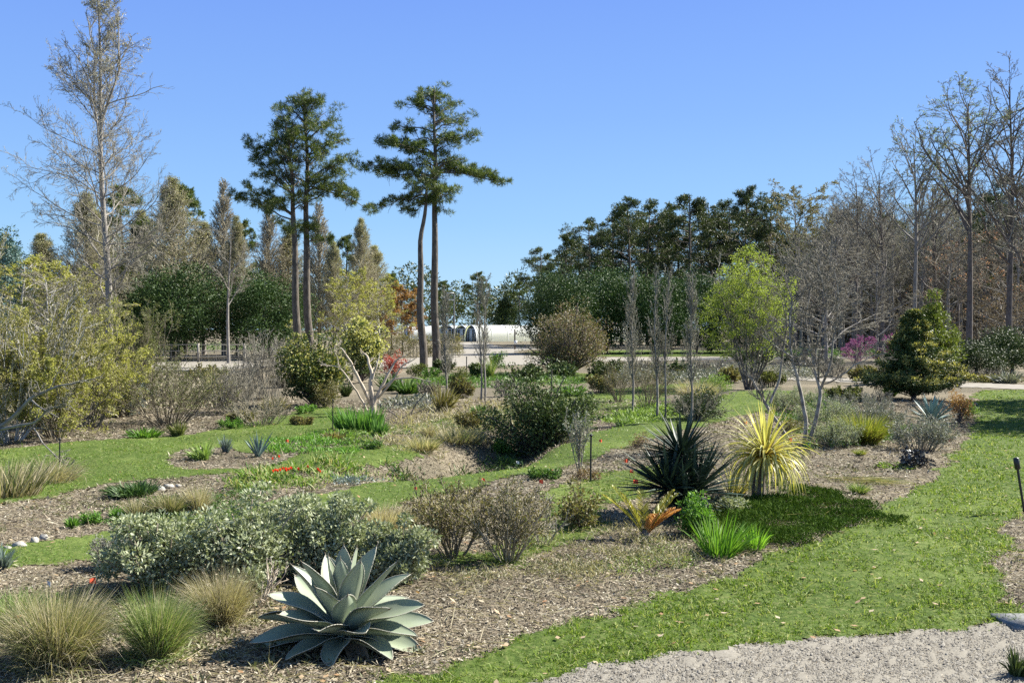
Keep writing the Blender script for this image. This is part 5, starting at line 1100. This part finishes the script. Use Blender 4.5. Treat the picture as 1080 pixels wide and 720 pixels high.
limbs_tree('crooked_tree', 'crooked multi stemmed leafless tree behind the yellow cordyline', 'tree', 852, 472, [
    [(848, 473, 0, .055), (849, 440, 0, .05), (845, 412, .1, .045), (836, 385, .1, .035), (832, 350, .2, .028), (835, 318, .3, .02), (828, 290, .3, .012)],
    [(850, 473, 0, .055), (862, 440, -.1, .05), (866, 410, 0, .045), (858, 385, .1, .035), (864, 350, .2, .028), (872, 318, .1, .02), (862, 280, .2, .012)],
    [(866, 410, 0, .035), (874, 385, -.2, .03), (880, 350, -.3, .022), (886, 320, -.3, .015), (880, 285, -.4, .01)],
    [(858, 385, .1, .025), (852, 360, .2, .02), (850, 330, .3, .014), (856, 300, .4, .01)],
    [(835, 470, .3, .05), (822, 450, .3, .045), (808, 425, .3, .04), (796, 405, .3, .03), (784, 392, .2, .02)],
    [(812, 425, .3, .035), (822, 400, .4, .03), (826, 372, .4, .024), (830, 345, .5, .016), (826, 318, .5, .01)],
    [(868, 405, 0, .025), (885, 398, -.2, .02), (902, 385, -.3, .016), (920, 375, -.4, .01), (935, 372, -.4, .006)],
    [(845, 385, .1, .02), (830, 372, 0, .016), (812, 360, -.1, .012), (800, 350, -.1, .008)]], 311, bk_mottle, tw_grey, None, n1=6, n2=6, n3=4, lens=0.85, mn=0.0045, rs=0.8)
limbs_tree('pollarded_tree', 'squat pale tan pollarded tree with thick spreading bare limbs', 'tree', 392, 437, [
    [(394, 438, 0, .13), (393, 425, 0, .11), (391, 408, 0, .09), (392, 395, .1, .07), (388, 378, .2, .045), (380, 370, .3, .025)],
    [(392, 428, 0, .08), (382, 405, -.2, .065), (374, 390, -.2, .05), (366, 374, -.3, .035), (358, 366, -.3, .02)],
    [(394, 426, 0, .09), (402, 408, .1, .07), (408, 395, .2, .055), (418, 380, .3, .035), (430, 374, .3, .02)],
    [(402, 410, 0, .06), (415, 400, -.2, .045), (432, 398, -.3, .03), (455, 402, -.4, .018)],
    [(398, 420, -.1, .05), (410, 407, -.3, .04), (425, 385, -.4, .03), (438, 378, -.4, .015)],
    [(388, 434, -.1, .045), (380, 420, -.3, .04), (372, 405, -.4, .035), (358, 386, -.5, .025), (338, 384, -.6, .016)],
    [(393, 400, 0, .05), (398, 385, .1, .035), (400, 372, .2, .02)],
    [(358, 386, -.5, .02), (355, 376, -.5, .014), (352, 370, -.5, .008)]], 312, bk_pale, bk_pale, None, n1=2.2, n2=4, n3=2, lens=0.4, mn=0.006, rs=0.7, up=0.5)
limbs_tree('fallen_branch', 'curved bare branch lying on the bank right of the pollarded tree', 'branch', 424, 441, [
    [(402, 441, 0, .03), (420, 442, 0, .028), (432, 438, 0, .022), (438, 428, 0, .018), (446, 418, 0, .01)],
    [(420, 442, 0, .02), (414, 434, 0, .015), (406, 428, .1, .01)], [(430, 439, 0, .02), (440, 434, .1, .012), (448, 430, .1, .008)]], 313, bk_dark, tw_brown, None, n1=2, n2=2, n3=0, lens=0.4)
limbs_tree('sprawling_branch', 'pale grey limb sprawling low across the left edge shrubs', 'branch', 2, 470, [
    [(-8, 456, -1.5, .045), (14, 440, -1.6, .04), (32, 421, -1.7, .033), (52, 410, -1.8, .024), (76, 404, -1.8, .014), (104, 398, -1.8, .008)],
    [(-8, 456, -1.5, .03), (18, 448, -1.8, .028), (40, 444, -2, .02), (52, 432, -2.2, .014), (70, 425, -2.2, .008)], [(32, 421, -1.7, .02), (46, 432, -2, .014), (62, 440, -2, .008)],
    [(36, 452, -2.2, .012), (48, 470, -2.6, .01), (66, 488, -3, .008), (84, 502, -3.3, .005)]], 314, bk_grey, tw_grey, None, n1=5, n2=4, n3=3, lens=0.5)

# ------------------------------------------------------------ low planting
cover('dark green prostrate juniper mat in front of the cordyline', 'juniper_mat', [(742, 562), (762, 540), (800, 525), (850, 514), (890, 520), (918, 538), (905, 552), (872, 566), (840, 578), (800, 582), (770, 575)], 150000, 0.13, 0.05, 401, lf_mat, W=0.012)
cover('sprawling grey green low plants over the mulch between the twiggy shrubs and the cycad', 'ground_cover', [(480, 610), (560, 575), (640, 560), (700, 575), (690, 595), (620, 608), (540, 618)], 26000, 0.14, 0.035, 402, lf_greyweed, W=0.012, patch=0.7)
cover('dry straw stems mixed among the sprawling grey green plants', 'dry_stems', [(470, 612), (560, 572), (650, 540), (710, 575), (700, 600), (620, 615), (540, 625)], 16000, 0.1, 0.09, 419, gr_tan, W=0.006, patch=0.6, cat='dry stems')
cover('small fresh green weeds in the mulch below the cycad', 'ground_cover', [(655, 590), (680, 572), (705, 575), (712, 590), (690, 600)], 7000, 0.07, 0.03, 403, lf_palegreen)
cover('bright green low plants between the main lawn and the pollarded tree', 'ground_cover', [(278, 476), (300, 464), (345, 456), (380, 458), (395, 468), (372, 476), (300, 480)], 26000, 0.16, 0.05, 404, lf_bright, blades=True, W=0.012)
cover('pale green low mat between the bright plants and the stream', 'ground_cover', [(355, 462), (370, 456), (392, 462), (398, 472), (370, 476)], 9000, 0.1, 0.05, 405, lf_palegreen)
cover('band of low leafy flower stems along the mid grass path', 'flower_bed', [(240, 512), (290, 494), (360, 482), (430, 476), (440, 484), (400, 494), (340, 508), (270, 522)], 30000, 0.28, 0.06, 406, lf_flowerbed, W=0.016, blades=True, patch=0.45)
cover('strip of silvery low plants edging the mid grass path', 'ground_cover', [(352, 506), (370, 500), (405, 496), (410, 501), (380, 508), (356, 512)], 12000, 0.1, 0.04, 407, lf_bluegrey)
cover('yellow green shrubby cover left of the main path junction', 'ground_cover', [(640, 440), (680, 428), (715, 428), (725, 436), (690, 445), (650, 450)], 16000, 0.25, 0.06, 408, lf_palegreen, blades=True, W=0.014)
cover('tan dry stubble on the bank across the stream', 'stubble', [(400, 474), (410, 445), (450, 430), (520, 424), (560, 432), (560, 448), (500, 462), (440, 474)], 24000, 0.08, 0.09, 409, gr_tan, W=0.01, cat='stubble', patch=0.75)
cover('green plants along the far side of the crooked tree', 'ground_cover', [(815, 440), (830, 420), (875, 416), (900, 425), (885, 440), (845, 450)], 20000, 0.25, 0.06, 410, lf_mid, blades=True, W=0.014)
cover('low mixed green plants at the foot of the grey shrubs', 'ground_cover', [(850, 474), (865, 455), (900, 450), (960, 455), (950, 468), (900, 470), (870, 478)], 18000, 0.2, 0.04, 411, lf_mid)
cover('fringe of low greenery beside the gravel road', 'ground_cover', [(430, 404), (470, 396), (540, 394), (600, 398), (640, 404), (560, 408), (480, 410)], 26000, 0.3, 0.05, 412, lf_mid, blades=True, W=0.012, patch=0.6)
cover('grey low planting along the path before the lime green tree', 'ground_cover', [(640, 392), (740, 391), (860, 395), (860, 402), (770, 404), (650, 408)], 60000, 0.6, 0.04, 413, lf_greyleaf, patch=0.3)
cover('dark grass blades added to stand in for the shade down in the stream channel', 'channel_shade_blades', [(405, 496), (425, 482), (470, 474), (520, 462), (560, 450), (560, 460), (530, 474), (480, 488), (430, 498)], 16000, 0.35, 0.05, 430, gr_dark, blades=True, W=0.014, patch=0.1)  # dark blades added so the channel looks shaded; the shade is their colour
cover('dark green strip of undergrowth below the woods', 'undergrowth', [(800, 379), (1000, 378), (1150, 380), (1150, 376), (1000, 372), (800, 373)], 30000, 0.7, 0.06, 414, lf_mid)
cover('green undergrowth below the big round evergreens at left', 'undergrowth', [(100, 378), (200, 372), (310, 373), (330, 368), (200, 366), (90, 370)], 20000, 0.8, 0.07, 415, lf_mid)
cover('brown leafless undergrowth at the far left behind the shrubs', 'undergrowth', [(-60, 400), (120, 395), (200, 400), (230, 430), (120, 445), (-60, 455)], 40000, 0.5, 0.05, 416, tw_tan)
cover('weedy green growth between the straw clumps and the lawn', 'ground_cover', [(100, 545), (150, 535), (240, 520), (290, 520), (280, 535), (200, 548), (120, 556)], 26000, 0.1, 0.035, 417, lf_mid)
cover('low purplish grey carpet behind the pollarded tree', 'ground_cover', [(400, 424), (440, 418), (466, 424), (450, 432), (410, 432)], 8000, 0.08, 0.05, 418, lf_greyleaf)
for i, (px, row, w_, h_, m_, lb) in enumerate([(152, 461, 34, 9, lf_bright, 'bright green clump at the mulch edge before the olive vase shrub'), (188, 460, 20, 14, lf_shr, 'olive low clump at the foot of the olive vase shrub'), (243, 452, 24, 11, lf_bright, 'bright green clump right of the olive vase shrub at the lawn edge'),
        (213, 485, 26, 17, lf_palegreen, 'upright cream green leafy clump on the island bed'), (238, 478, 12, 16, lf_bluegrey, 'small blue grey conifer on the island bed'), (322, 436, 18, 9, lf_bright, 'green clump under the variegated shrub'),
        (289, 436, 26, 16, lf_bronze, 'brown and green low clump below the bare thicket'), (76, 557, 14, 11, lf_bright, 'upright leafy green weed, left of three along the stones'), (96, 553, 16, 12, lf_bright, 'upright leafy green weed, middle of three along the stones'),
        (124, 547, 16, 11, lf_bright, 'upright leafy green weed, right of three near the sage bank'), (352, 463, 24, 7, lf_bronze, 'low brown leaved clump in the pale green mat'), (394, 473, 16, 9, lf_mid, 'rounded green clump near the stream edge'),
        (468, 434, 30, 26, lf_bronze, 'brownish twiggy clump on the bank by the slender columnar tree'), (940, 418, 16, 12, lf_mid, 'green leafy clump under the left side of the golden conifer'), (832, 458, 34, 16, lf_bronze, 'brown green low plant right of the cordyline top'),
        (1074, 714, 26, 24, lf_ever, 'dark leafy shrub tip at the bottom right corner'), (1062, 404, 30, 12, lf_greyleaf, 'grey low shrub at the far right end of the grass path'), (612, 435, 26, 12, lf_juniper, 'dark green low mound on the slope right of the centre shrub'),
        (945, 492, 40, 3, lf_palegreen, 'sparse green sprouts on the mulch left of the black plant'), (505, 440, 16, 12, lf_mid, 'green clump on the slope left of the bare stems'), (455, 400, 18, 12, lf_mid, 'green clump between the trunks of the second pine pair and the road'),
        (365, 418, 16, 16, lf_ever, 'dark clump behind the left limbs of the pollarded tree'), (0, 600, 30, 20, lf_bluegrey, 'blue grey foliage poking in at the left edge'), (24, 650, 60, 24, lf_mid, 'green foliage behind the corner grass clump')]):
    if i % 3 == 2: shrub('small_plant', lb, 'plant', px, row, w_, h_, 420+i, tw_brown, m_, ns=18, n1=4, n2=3, per=4, L=0.03*max(1, G(px, row)[1]/16), r=0.005, spread=1.0, base=0.3)
    else: leafy('small_plant', lb, 'plant', px, row, w_, h_*1.15, 420+i, m_, W=0.018*max(1, G(px, row)[1]/16))
mid = [(430, 415, 30, 16, 'g', 'low green clump left of the slender columnar tree by the pines'), (452, 418, 26, 18, 't', 'twiggy grey shrub between the road and the stubble bank'), (488, 420, 24, 20, 'b', 'small bronze shrub in the bed before the road, left one'),
 (535, 418, 26, 22, 't', 'twiggy pale shrub in the bed before the road, right one'), (556, 402, 30, 18, 'e', 'dark low shrub between the greenhouse road and the centre shrub'), (470, 392, 20, 12, 'e', 'dark low shrub right at the foot of the tallest pine'),
 (410, 412, 24, 18, 'g', 'green leafy clump just below the red leaved shrub'), (640, 402, 34, 22, 'e', 'dark green shrub right of the pinkish shrub'), (676, 398, 34, 20, 't', 'grey twiggy shrub behind the columnar trees, left'),
 (712, 400, 36, 20, 'e', 'dark shrub behind the columnar trees, centre'), (745, 398, 34, 18, 't', 'grey twiggy shrub behind the columnar trees, right'), (770, 404, 22, 16, 'b', 'bronze shrub left of the lime green tree foot'), (812, 408, 30, 18, 'y', 'yellowish shrub right of the lime green tree foot'),
 (795, 386, 40, 18, 'e', 'dark shrub across the path behind the lime green tree'), (845, 394, 34, 16, 't', 'grey brush across the path behind the crooked tree'), (880, 398, 30, 22, 't', 'grey brush left of the magenta blossoming tree'), (910, 402, 28, 16, 'b', 'brown tuft below the magenta blossoming tree'),
 (925, 428, 30, 18, 't', 'grey twigs at the left skirt of the golden conifer'), (300, 408, 24, 14, 'b', 'brown low shrub left of the variegated shrub'), (255, 404, 40, 22, 't', 'grey brush before the pale drive at left'), (215, 408, 34, 24, 'b', 'brown brush right of the olive vase shrub top'),
 (600, 418, 34, 14, 'g', 'green low clump on the slope behind the centre shrub'), (632, 414, 26, 18, 'b', 'brown low shrub on the slope right of the centre shrub'), (590, 398, 30, 16, 'e', 'dark skirt shrub in front of the pinkish shrub'), (503, 398, 16, 14, 'e', 'small dark shrub on the road verge near the twin columnar tree'),
 (495, 452, 26, 18, 'b', 'brown twiggy tuft on the stubble bank above the stream'), (560, 440, 24, 16, 't', 'grey tuft behind the left side of the centre shrub'), (1045, 400, 30, 12, 't', 'grey tuft by the path behind the hedge at right'), (890, 424, 34, 16, 'y', 'yellow green clump left of the golden conifer'),
 (865, 436, 26, 14, 'g', 'green strappy clump right of the crooked tree trunks'), (318, 448, 20, 8, 'b', 'brown clump at the lawn edge under the variegated shrub'), (255, 446, 26, 12, 'b', 'low brown brush at the lawn edge below the thicket')]
for i, (px, row, w_, h_, k_, lb) in enumerate(mid):
    sz = max(1, G(px, row)[1]/22)
    if k_ == 't': shrub('brushy_shrub', lb, 'shrub', px, row, w_, h_, 600+i, tw_grey, None, ns=30, n1=5, n2=4, r=0.009*sz, spread=0.9, base=0.35, mn=0.005*sz)
    elif k_ == 'g': leafy('leafy_clump', lb, 'perennial', px, row, w_, h_, 600+i, lf_mid, n=300, W=0.03*sz)
    else: shrub('small_shrub', lb, 'shrub', px, row, w_, h_, 600+i, tw_brown, {'b': lf_bronze, 'e': lf_ever, 'y': lf_shr}[k_], ns=26, n1=5, n2=4, per=5, L=0.05*sz, r=0.008*sz, spread=1.0, base=0.32)
# black mondo like plant with curled silver leaves
mound('black_leaved_plant', 'low black and silver crinkled plant on the mulch by the path edge', 'plant', 966, 492, 44, 18, 450, leaf('black_leaves', [(0.012, 0.012, 0.014), (0.03, 0.03, 0.035), (0.3, 0.3, 0.29)], trans=0, rough=0.5), None, n=26, per=22, L=0.07, W=0.045, rc=0.2, dpt=0.7)
# fallen grass stems on the mulch
rng = R(451); loc = G(915, 508); t = thing('flattened_grass', 'flattened dry grass stems lying across the mulch', 'grass', loc)
mb = MB(); n = 150; P = np.stack([rng.normal(-0.25, 0.22, n), rng.normal(0, 0.14, n), rng.uniform(0.01, 0.06, n)], 1); D = np.stack([np.ones(n)*0.9, rng.normal(-0.55, 0.15, n), rng.normal(0.03, 0.05, n)], 1)
ribbons(mb, P, D, rng.uniform(0.4, 0.8, n), 0.009, rng, k=3, droop=0.05); mb.build('stems', gr_mix, t)

# ------------------------------------------------------------ stakes, bollard, flags, flowers, stones
def stake(label, px, row, top, r=0.015):
    loc = G(px, row); H = at(px, top, loc[1])[2]-loc[2]; t = thing('garden_stake', label, 'stake', loc, 'black metal stakes')
    tube1(MB(), [(0, 0, -0.1), (0, 0, H*0.5), (0.005, 0, H-0.03)], [r, r, r], 8).build('rod', m_black, t); box(MB(), (0.005, 0, H-0.015), (r*2.8, r*2.8, 0.035)).build('cap', m_black, t)
stake('black metal stake standing in mulch left of the dark yucca', 623, 508, 458, 0.014)
stake('thin black stake between the iris clump and the small ball shrub', 351, 457, 421, 0.012)
stake('dark stake on the main lawn beneath the left edge shrubs', 63, 498, 462, 0.012)
stake('thin dark stake behind the red leaved plants at the far road', 492, 408, 376, 0.02)
def bollard():
    loc = G(1081, 540); s = loc[1]/F; t = thing('path_light', 'black path light leaning left at the right edge of the grass path', 'light', loc)
    a = np.array([0, 0, -0.05]); top = np.array([-10*s, 0, 58*s]); d = nrm((top-a)[None])[0]
    tube1(MB(), [a, top-d*0.15], [0.016, 0.016], 10).build('post', m_black, t, smooth=True)
    tube1(MB(), [top-d*0.16, top-d*0.15, top-d*0.01, top], [0.018, 0.036, 0.036, 0.02], 12).build('lamp_head', m_black, t); tube1(MB(), [top-d*0.001, top+d*0.002], [0.02, 0.001], 12).build('cap', m_black, t)
bollard()
def flag(label, px, row, h, w, m, seed):
    loc = G(px, row+h); s = loc[1]/F; H = (h+w*0.3)*s; rng = R(seed); t = thing('marker_flag', label, 'flag', loc, 'small marker flags in the beds')
    ln = rng.normal(0, 0.04); tube1(MB(), [(0, 0, -0.05), (ln, 0, H)], [0.0022, 0.0018], 4).build('wire', m_steel, t)
    k = np.linspace(0, 1, 6); W_ = w*s; V = [];
    for q in k:
        y = 0.018*math.sin(q*5+seed); V += [(ln+q*W_, y, H), (ln+q*W_, y+0.003, H-W_*0.85-0.01*q)]
    idx = np.arange(12).reshape(6, 2); Fq = np.stack([idx[:-1, 0], idx[:-1, 1], idx[1:, 1], idx[1:, 0]], -1); MB().add(V, Fq).build('cloth', m, t)
for i, (px, row, h, w_, m_, lb) in enumerate([(12, 650, 40, 9, m_redflag, 'orange red marker flag sticking out of the corner grass clump'), (101, 611, 30, 6, m_redflag, 'orange red marker flag between the corner clump and the sage bank'), (508, 505, 16, 3, m_redflag, 'orange red flag left of the twiggy shrubs top'),
        (568, 507, 8, 4, m_redflag, 'orange red flag by the low dark green clump, left'), (579, 496, 8, 4, m_redflag, 'orange red flag above the low dark green clump'), (629, 464, 18, 3, m_redflag, 'orange red flag right of the slender grey shrub top'), (658, 485, 12, 4, m_redflag, 'orange red flag on the mulch left of the yucca'),
        (665, 496, 12, 4, m_redflag, 'orange red flag against the yucca blades, upper'), (664, 507, 10, 5, m_redflag, 'orange red flag against the yucca blades, lower'), (535, 460, 10, 3, m_redflag, 'orange red flag at the edge of the centre shrub'), (435, 514, 12, 3, m_redflag, 'orange flag on the near edge of the mid path'),
        (786, 445, 8, 3, m_redflag, 'orange flag on the grass left of the cordyline top'), (831, 463, 14, 4, m_redflag, 'orange red flag behind the right leaves of the cordyline'), (1000, 463, 8, 4, m_redflag, 'orange flag at the bed edge below the blue agave'), (722, 538, 16, 4, m_blueflag, 'turquoise plant tag in the bright green perennial'),
        (546, 487, 14, 3, m_white, 'white plant tag by the mid path'), (43, 614, 14, 5, m_white, 'pale plant tag in the lower left bed'), (302, 464, 6, 3, m_redflag, 'orange flag at the far edge of the bright green low plants')]):
    flag(lb, px, row, h, w_, m_, 500+i)
def tulips(label, px, row, n, w, h, seed):
    loc = G(px, row); s = loc[1]/F; rng = R(seed); t = thing('tulip_clump', label, 'tulips', loc, 'red tulips along the mid path'); H = h*s
    P = np.stack([rng.uniform(-w/2, w/2, n)*s, rng.normal(0, 0.15, n), 0*np.arange(n)], 1); mb = MB(); Hh = H*rng.uniform(0.75, 1.05, n)
    k = np.linspace(0, 1, 3)[None, :, None]; top = P+np.stack([rng.normal(0, 0.02, n), 0*Hh, Hh], 1); tubes(mb, P[:, None]*(1-k)+top[:, None]*k, np.full((n, 3), 0.004), 4); mb.build('stems', lf_mid, t)
    idx = np.repeat(np.arange(n), 6); a = np.tile(np.arange(6)*1.047, n); D = np.stack([0.35*np.cos(a), 0.35*np.sin(a), np.ones(len(a))], 1)
    mb = MB(); ribbons(mb, top[idx], D, 0.05, 0.03, rng, k=3, droop=-0.25, prof='leaf'); mb.build('flowers', leaf('tulip_petals', [(0.6, 0.04, 0.02), (0.75, 0.1, 0.05)], trans=0.3), t)
    mb = MB(); ribbons(mb, P[idx], D*np.array([1.4, 1.4, 1]), H*0.6, 0.03, rng, k=3, droop=0.4, prof='leaf'); mb.build('leaves', lf_mid, t)
tulips('cluster of red tulips, the densest, on the near edge of the flower band', 300, 508, 9, 16, 14, 521)
tulips('pair of red tulips right of the densest cluster', 323, 502, 2, 6, 9, 522); tulips('single red tulips at the right end of the flower band', 338, 503, 2, 4, 9, 523)
tulips('few red tulips left of the main flower band on the island bed', 292, 492, 2, 8, 8, 524)
def rock(label, px, row, w, h, seed, name='rock', group='pale rocks'):
    loc = G(px, row); s = loc[1]/F; rng = R(seed); n1, n2 = 9, 7; V = []
    th = np.linspace(0, 2*np.pi, n1, endpoint=False); ph = np.linspace(0.02, np.pi-0.02, n2)
    r = 1+rng.normal(0, 0.13, (n2, n1))
    for i, p in enumerate(ph):
        for j, a in enumerate(th): V.append((r[i, j]*math.sin(p)*math.cos(a)*w*s/2, r[i, j]*math.sin(p)*math.sin(a)*w*s/2.6, r[i, j]*math.cos(p)*h*s*0.75+h*s*0.2))
    id_ = np.arange(n1*n2).reshape(n2, n1); Fq = np.stack([id_[:-1], id_[1:], np.roll(id_[1:], -1, 1), np.roll(id_[:-1], -1, 1)], -1).reshape(-1, 4)
    o = MB().add(V, Fq).add(np.array(V)[[0]], np.zeros((0, 4), int)).build(name, m_stone); o.location = loc; tag(o, label, 'rock', group)
for i, (px, row, w_, h_, lb) in enumerate([(20, 576, 16, 6, 'broad pale flat rock, leftmost at the mulch edge'), (36, 572, 10, 6, 'pale rounded rock, second from left at the mulch edge'), (46, 569, 10, 6, 'grey white rock, third at the mulch edge'), (8, 579, 10, 4, 'small pale rock at the left edge of the photo'),
        (168, 517, 12, 5, 'pale rock right of the dark strap leaved clump'), (178, 514, 12, 4, 'second pale rock right of the dark strap leaved clump'), (188, 513, 8, 3, 'small pale rock nearest the straw grass clumps'), (433, 704, 0, 0, '')]):
    if w_: rock(lb, px, row, w_, h_, 530+i)
# grey stone slab at the right edge of the path
loc = G(1085, 657); mb = MB(); box(mb, (0.04, 0, -0.002), (0.5, 0.42, 0.05), 0.0); o = mb.build('stepping_stone', solid('grey_slab', [(0.12, 0.12, 0.12), (0.2, 0.2, 0.2), (0.27, 0.265, 0.26)], scale=14, bump=0.5)); o.location = loc; tag(o, 'flat grey stepping stone where the grass path meets the gravel at right', 'paving stone')

# ------------------------------------------------------------ far structures: fence, greenhouses, lamp, sign, bench
m_film = leaf('white_greenhouse_film', [(0.8, 0.8, 0.8)], rough=0.5, trans=0.35, vary=0.0)
m_dark = solid('painted_dark_inside', [(0.03, 0.035, 0.035), (0.06, 0.07, 0.065)], scale=2, bump=0, rough=0.8)  # shade inside the open greenhouse ends, put into a flat dark colour
def greenhouse(label, px, y, length, rad, ang, H):
    x = (px-CX)/F*y; t = thing('greenhouse', label, 'greenhouse', (x, y, 0), 'white arched greenhouses', ang); k = 18; a = np.linspace(0, np.pi, k+1)
    prof = np.stack([0*a, rad*np.cos(a), H*np.sin(a)**0.7], 1); nL = int(length/2)+1
    V = np.concatenate([prof+np.array([length*i/(nL-1), 0, 0]) for i in range(nL)]); V[:, 2] -= 0.02*(np.arange(len(V))//(k+1) % 2)
    id_ = np.arange(nL*(k+1)).reshape(nL, k+1); Fq = np.stack([id_[:-1, :-1], id_[:-1, 1:], id_[1:, 1:], id_[1:, :-1]], -1).reshape(-1, 4); MB().add(V, Fq).build('cover', m_film, t, smooth=True)
    for q in np.arange(3.0, length-1, 3.0): tubes(rb := MB(), (prof+np.array([q, 0, 0]))[None]*np.array([1, 1.012, 1.012]), np.full((1, k+1), 0.035), 4); rb.build('rib', m_white, t)
    for ex in (0.0, length):
        hp = MB(); tubes(hp, (prof+np.array([ex, 0, 0]))[None]*np.array([1, 1.01, 1.01]), np.full((1, k+1), 0.09), 5); hp.build('hoop', m_white, t)
        c = MB(); W = np.concatenate([prof+np.array([ex+0.25 if ex == 0 else ex-0.05, 0, 0]), [[ex+0.25 if ex == 0 else ex-0.05, 0, 0]]])*np.array([1, 0.98, 0.98]); c.add(W, [(i, i+1, k+1) for i in range(k)]); c.build('end_sheet', m_dark if ex == 0 else m_film, t)  # near end: dark sheet painted as the unlit inside; other end is film
    d = MB(); box(d, (0.12, 0, 1.0), (0.06, 1.1, 2.0)); d.build('door', m_film, t)
    fr = MB()
    for yy in (-rad*0.5, rad*0.5): box(fr, (0.14, yy, 1.1), (0.08, 0.09, 2.1))
    box(fr, (0.13, 0, 2.1), (0.08, rad*1.2, 0.1)); fr.build('door_frame', m_white, t)
greenhouse('long white arched greenhouse with an open dark end, the nearest', 496, 172, 34, 2.4, math.radians(28), 2.75)
greenhouse('second white arched greenhouse, end only showing left of the nearest', 486, 180, 30, 2.4, math.radians(35), 2.7)
greenhouse('third white greenhouse partly behind the second pine pair', 470, 186, 30, 2.4, math.radians(60), 2.7)
greenhouse('farthest white greenhouse, a low strip left of the second pine pair', 428, 186, 30, 2.4, math.radians(24), 2.75)
# lamp post
x = (479-CX)/F*150; t = thing('lamp_post', 'tall grey lamp post in front of the far tree line', 'lamp post', (x, 150, 0)); H = at(479, 309, 150)[2]
tube1(MB(), [(0, 0, 0), (0, 0, H)], [0.14, 0.09], 8).build('post', m_steel, t); box(MB(), (-0.55, 0, H), (1.0, 0.3, 0.16)).build('lamp_head', m_white, t); box(MB(), (-0.5, 0, H-1.0), (0.9, 0.2, 0.14)).build('bracket', m_white, t)
x = (543-CX)/F*110; t = thing('sign_post', 'dark wooden post with a small white notice beside the gravel road', 'sign', (x, 110, 0)); H = at(543, 347, 110)[2]
box(MB(), (0, 0, H/2), (0.16, 0.16, H)).build('post', bk_dark, t); box(MB(), (0.08, -0.12, H*0.35), (0.35, 0.04, 0.42)).build('notice_board', m_white, t)
# split rail fence
def rail_fence():
    y = 70; x0, x1 = (209-CX)/F*y, (262-CX)/F*y; H = at(CX, 362, y)[2]; t = thing('rail_fence', 'weathered post and wire fence before the dark round evergreens', 'fence', (x0, y, 0)); L = x1-x0
    for xx in (0, L*0.92, -L*0.9): box(MB(), (xx, 0, H/2), (0.14, 0.14, H)).build('post', m_wood, t)
    for zz in (H*0.93, H*0.6, H*0.3): box(MB(), (L*0.0, 0.08, zz), (L*1.95, 0.04, 0.05)).build('rail', m_wood, t)
    for i in range(14): tube1(MB(), [(-L+i*L*0.15, 0.1, 0.02), (-L+i*L*0.15, 0.1, H*0.92)], [0.008, 0.008], 4).build('wire', m_steel, t)
rail_fence()
def bench(label, px, row, s_):
    y = G(px, row)[1]; x = (px-CX)/F*y; t = thing('garden_bench', label, 'bench', (x, y, 0), 'pale seats beyond the path', 0.2)
    box(MB(), (0, 0, 0.72*s_), (1.7*s_, 0.75*s_, 0.06)).build('tabletop', m_wood, t)
    for sx in (-0.6, 0.6): box(MB(), (sx*s_, 0, 0.35*s_), (0.09, 0.6*s_, 0.68*s_)).build('leg', m_wood, t)
    for sy in (-0.7, 0.7): box(MB(), (0, sy*s_, 0.42*s_), (1.7*s_, 0.25*s_, 0.05)).build('seat', m_wood, t)
bench('pale wooden picnic table on the lawn behind the crooked bare tree', 853, 372, 1.2); bench('second pale picnic table, nearer, behind the crooked bare tree', 858, 380, 1.1)

# small weeds and long straw through the beds
rng = R(701); BEDS_OUT = [LAWN_MAIN, LAWN_MID, LAWN_PATH, GRAVEL, ROAD_R]
P = scatter(rng, 9000, 6.5, 30, -0.6, 0.6, None, BEDS_OUT); q = np.sin(P[:, 0]*1.3+np.sin(P[:, 1]*0.9)*2)*np.cos(P[:, 1]*1.1)+rng.normal(0, 0.3, len(P)); P = P[q > 0.3]
i2 = np.repeat(np.arange(len(P)), 14); Q = P[i2]+np.stack([rng.normal(0, 0.035, len(i2)), rng.normal(0, 0.035, len(i2)), np.full(len(i2), 0.015)], 1)
D = np.stack([rng.normal(0, 1, len(i2)), rng.normal(0, 1, len(i2)), rng.uniform(0.1, 1.4, len(i2))], 1)
mb = MB(); diamonds(mb, Q, D, 0.045*rng.lognormal(0, 0.35, len(i2)), 0.014, rng); tag(mb.build('weeds', lf_greyweed), 'small grey green weeds sprouting here and there through the mulch', 'weeds', kind='stuff')
P = scatter(rng, 16000, 6.5, 26, -0.6, 0.6, None, BEDS_OUT); n = len(P); P[:, 2] += rng.uniform(0.015, 0.04, n); D = np.stack([rng.normal(0, 1, n), rng.normal(0, 1, n), rng.normal(0.05, 0.12, n)], 1)
mb = MB(); ribbons(mb, P, D, 0.16*rng.lognormal(0, 0.5, n), 0.0055, rng, k=2, droop=0.05); tag(mb.build('straw', gr_tan), 'long thin pale stalks and twigs littering the mulch', 'straw', kind='stuff')
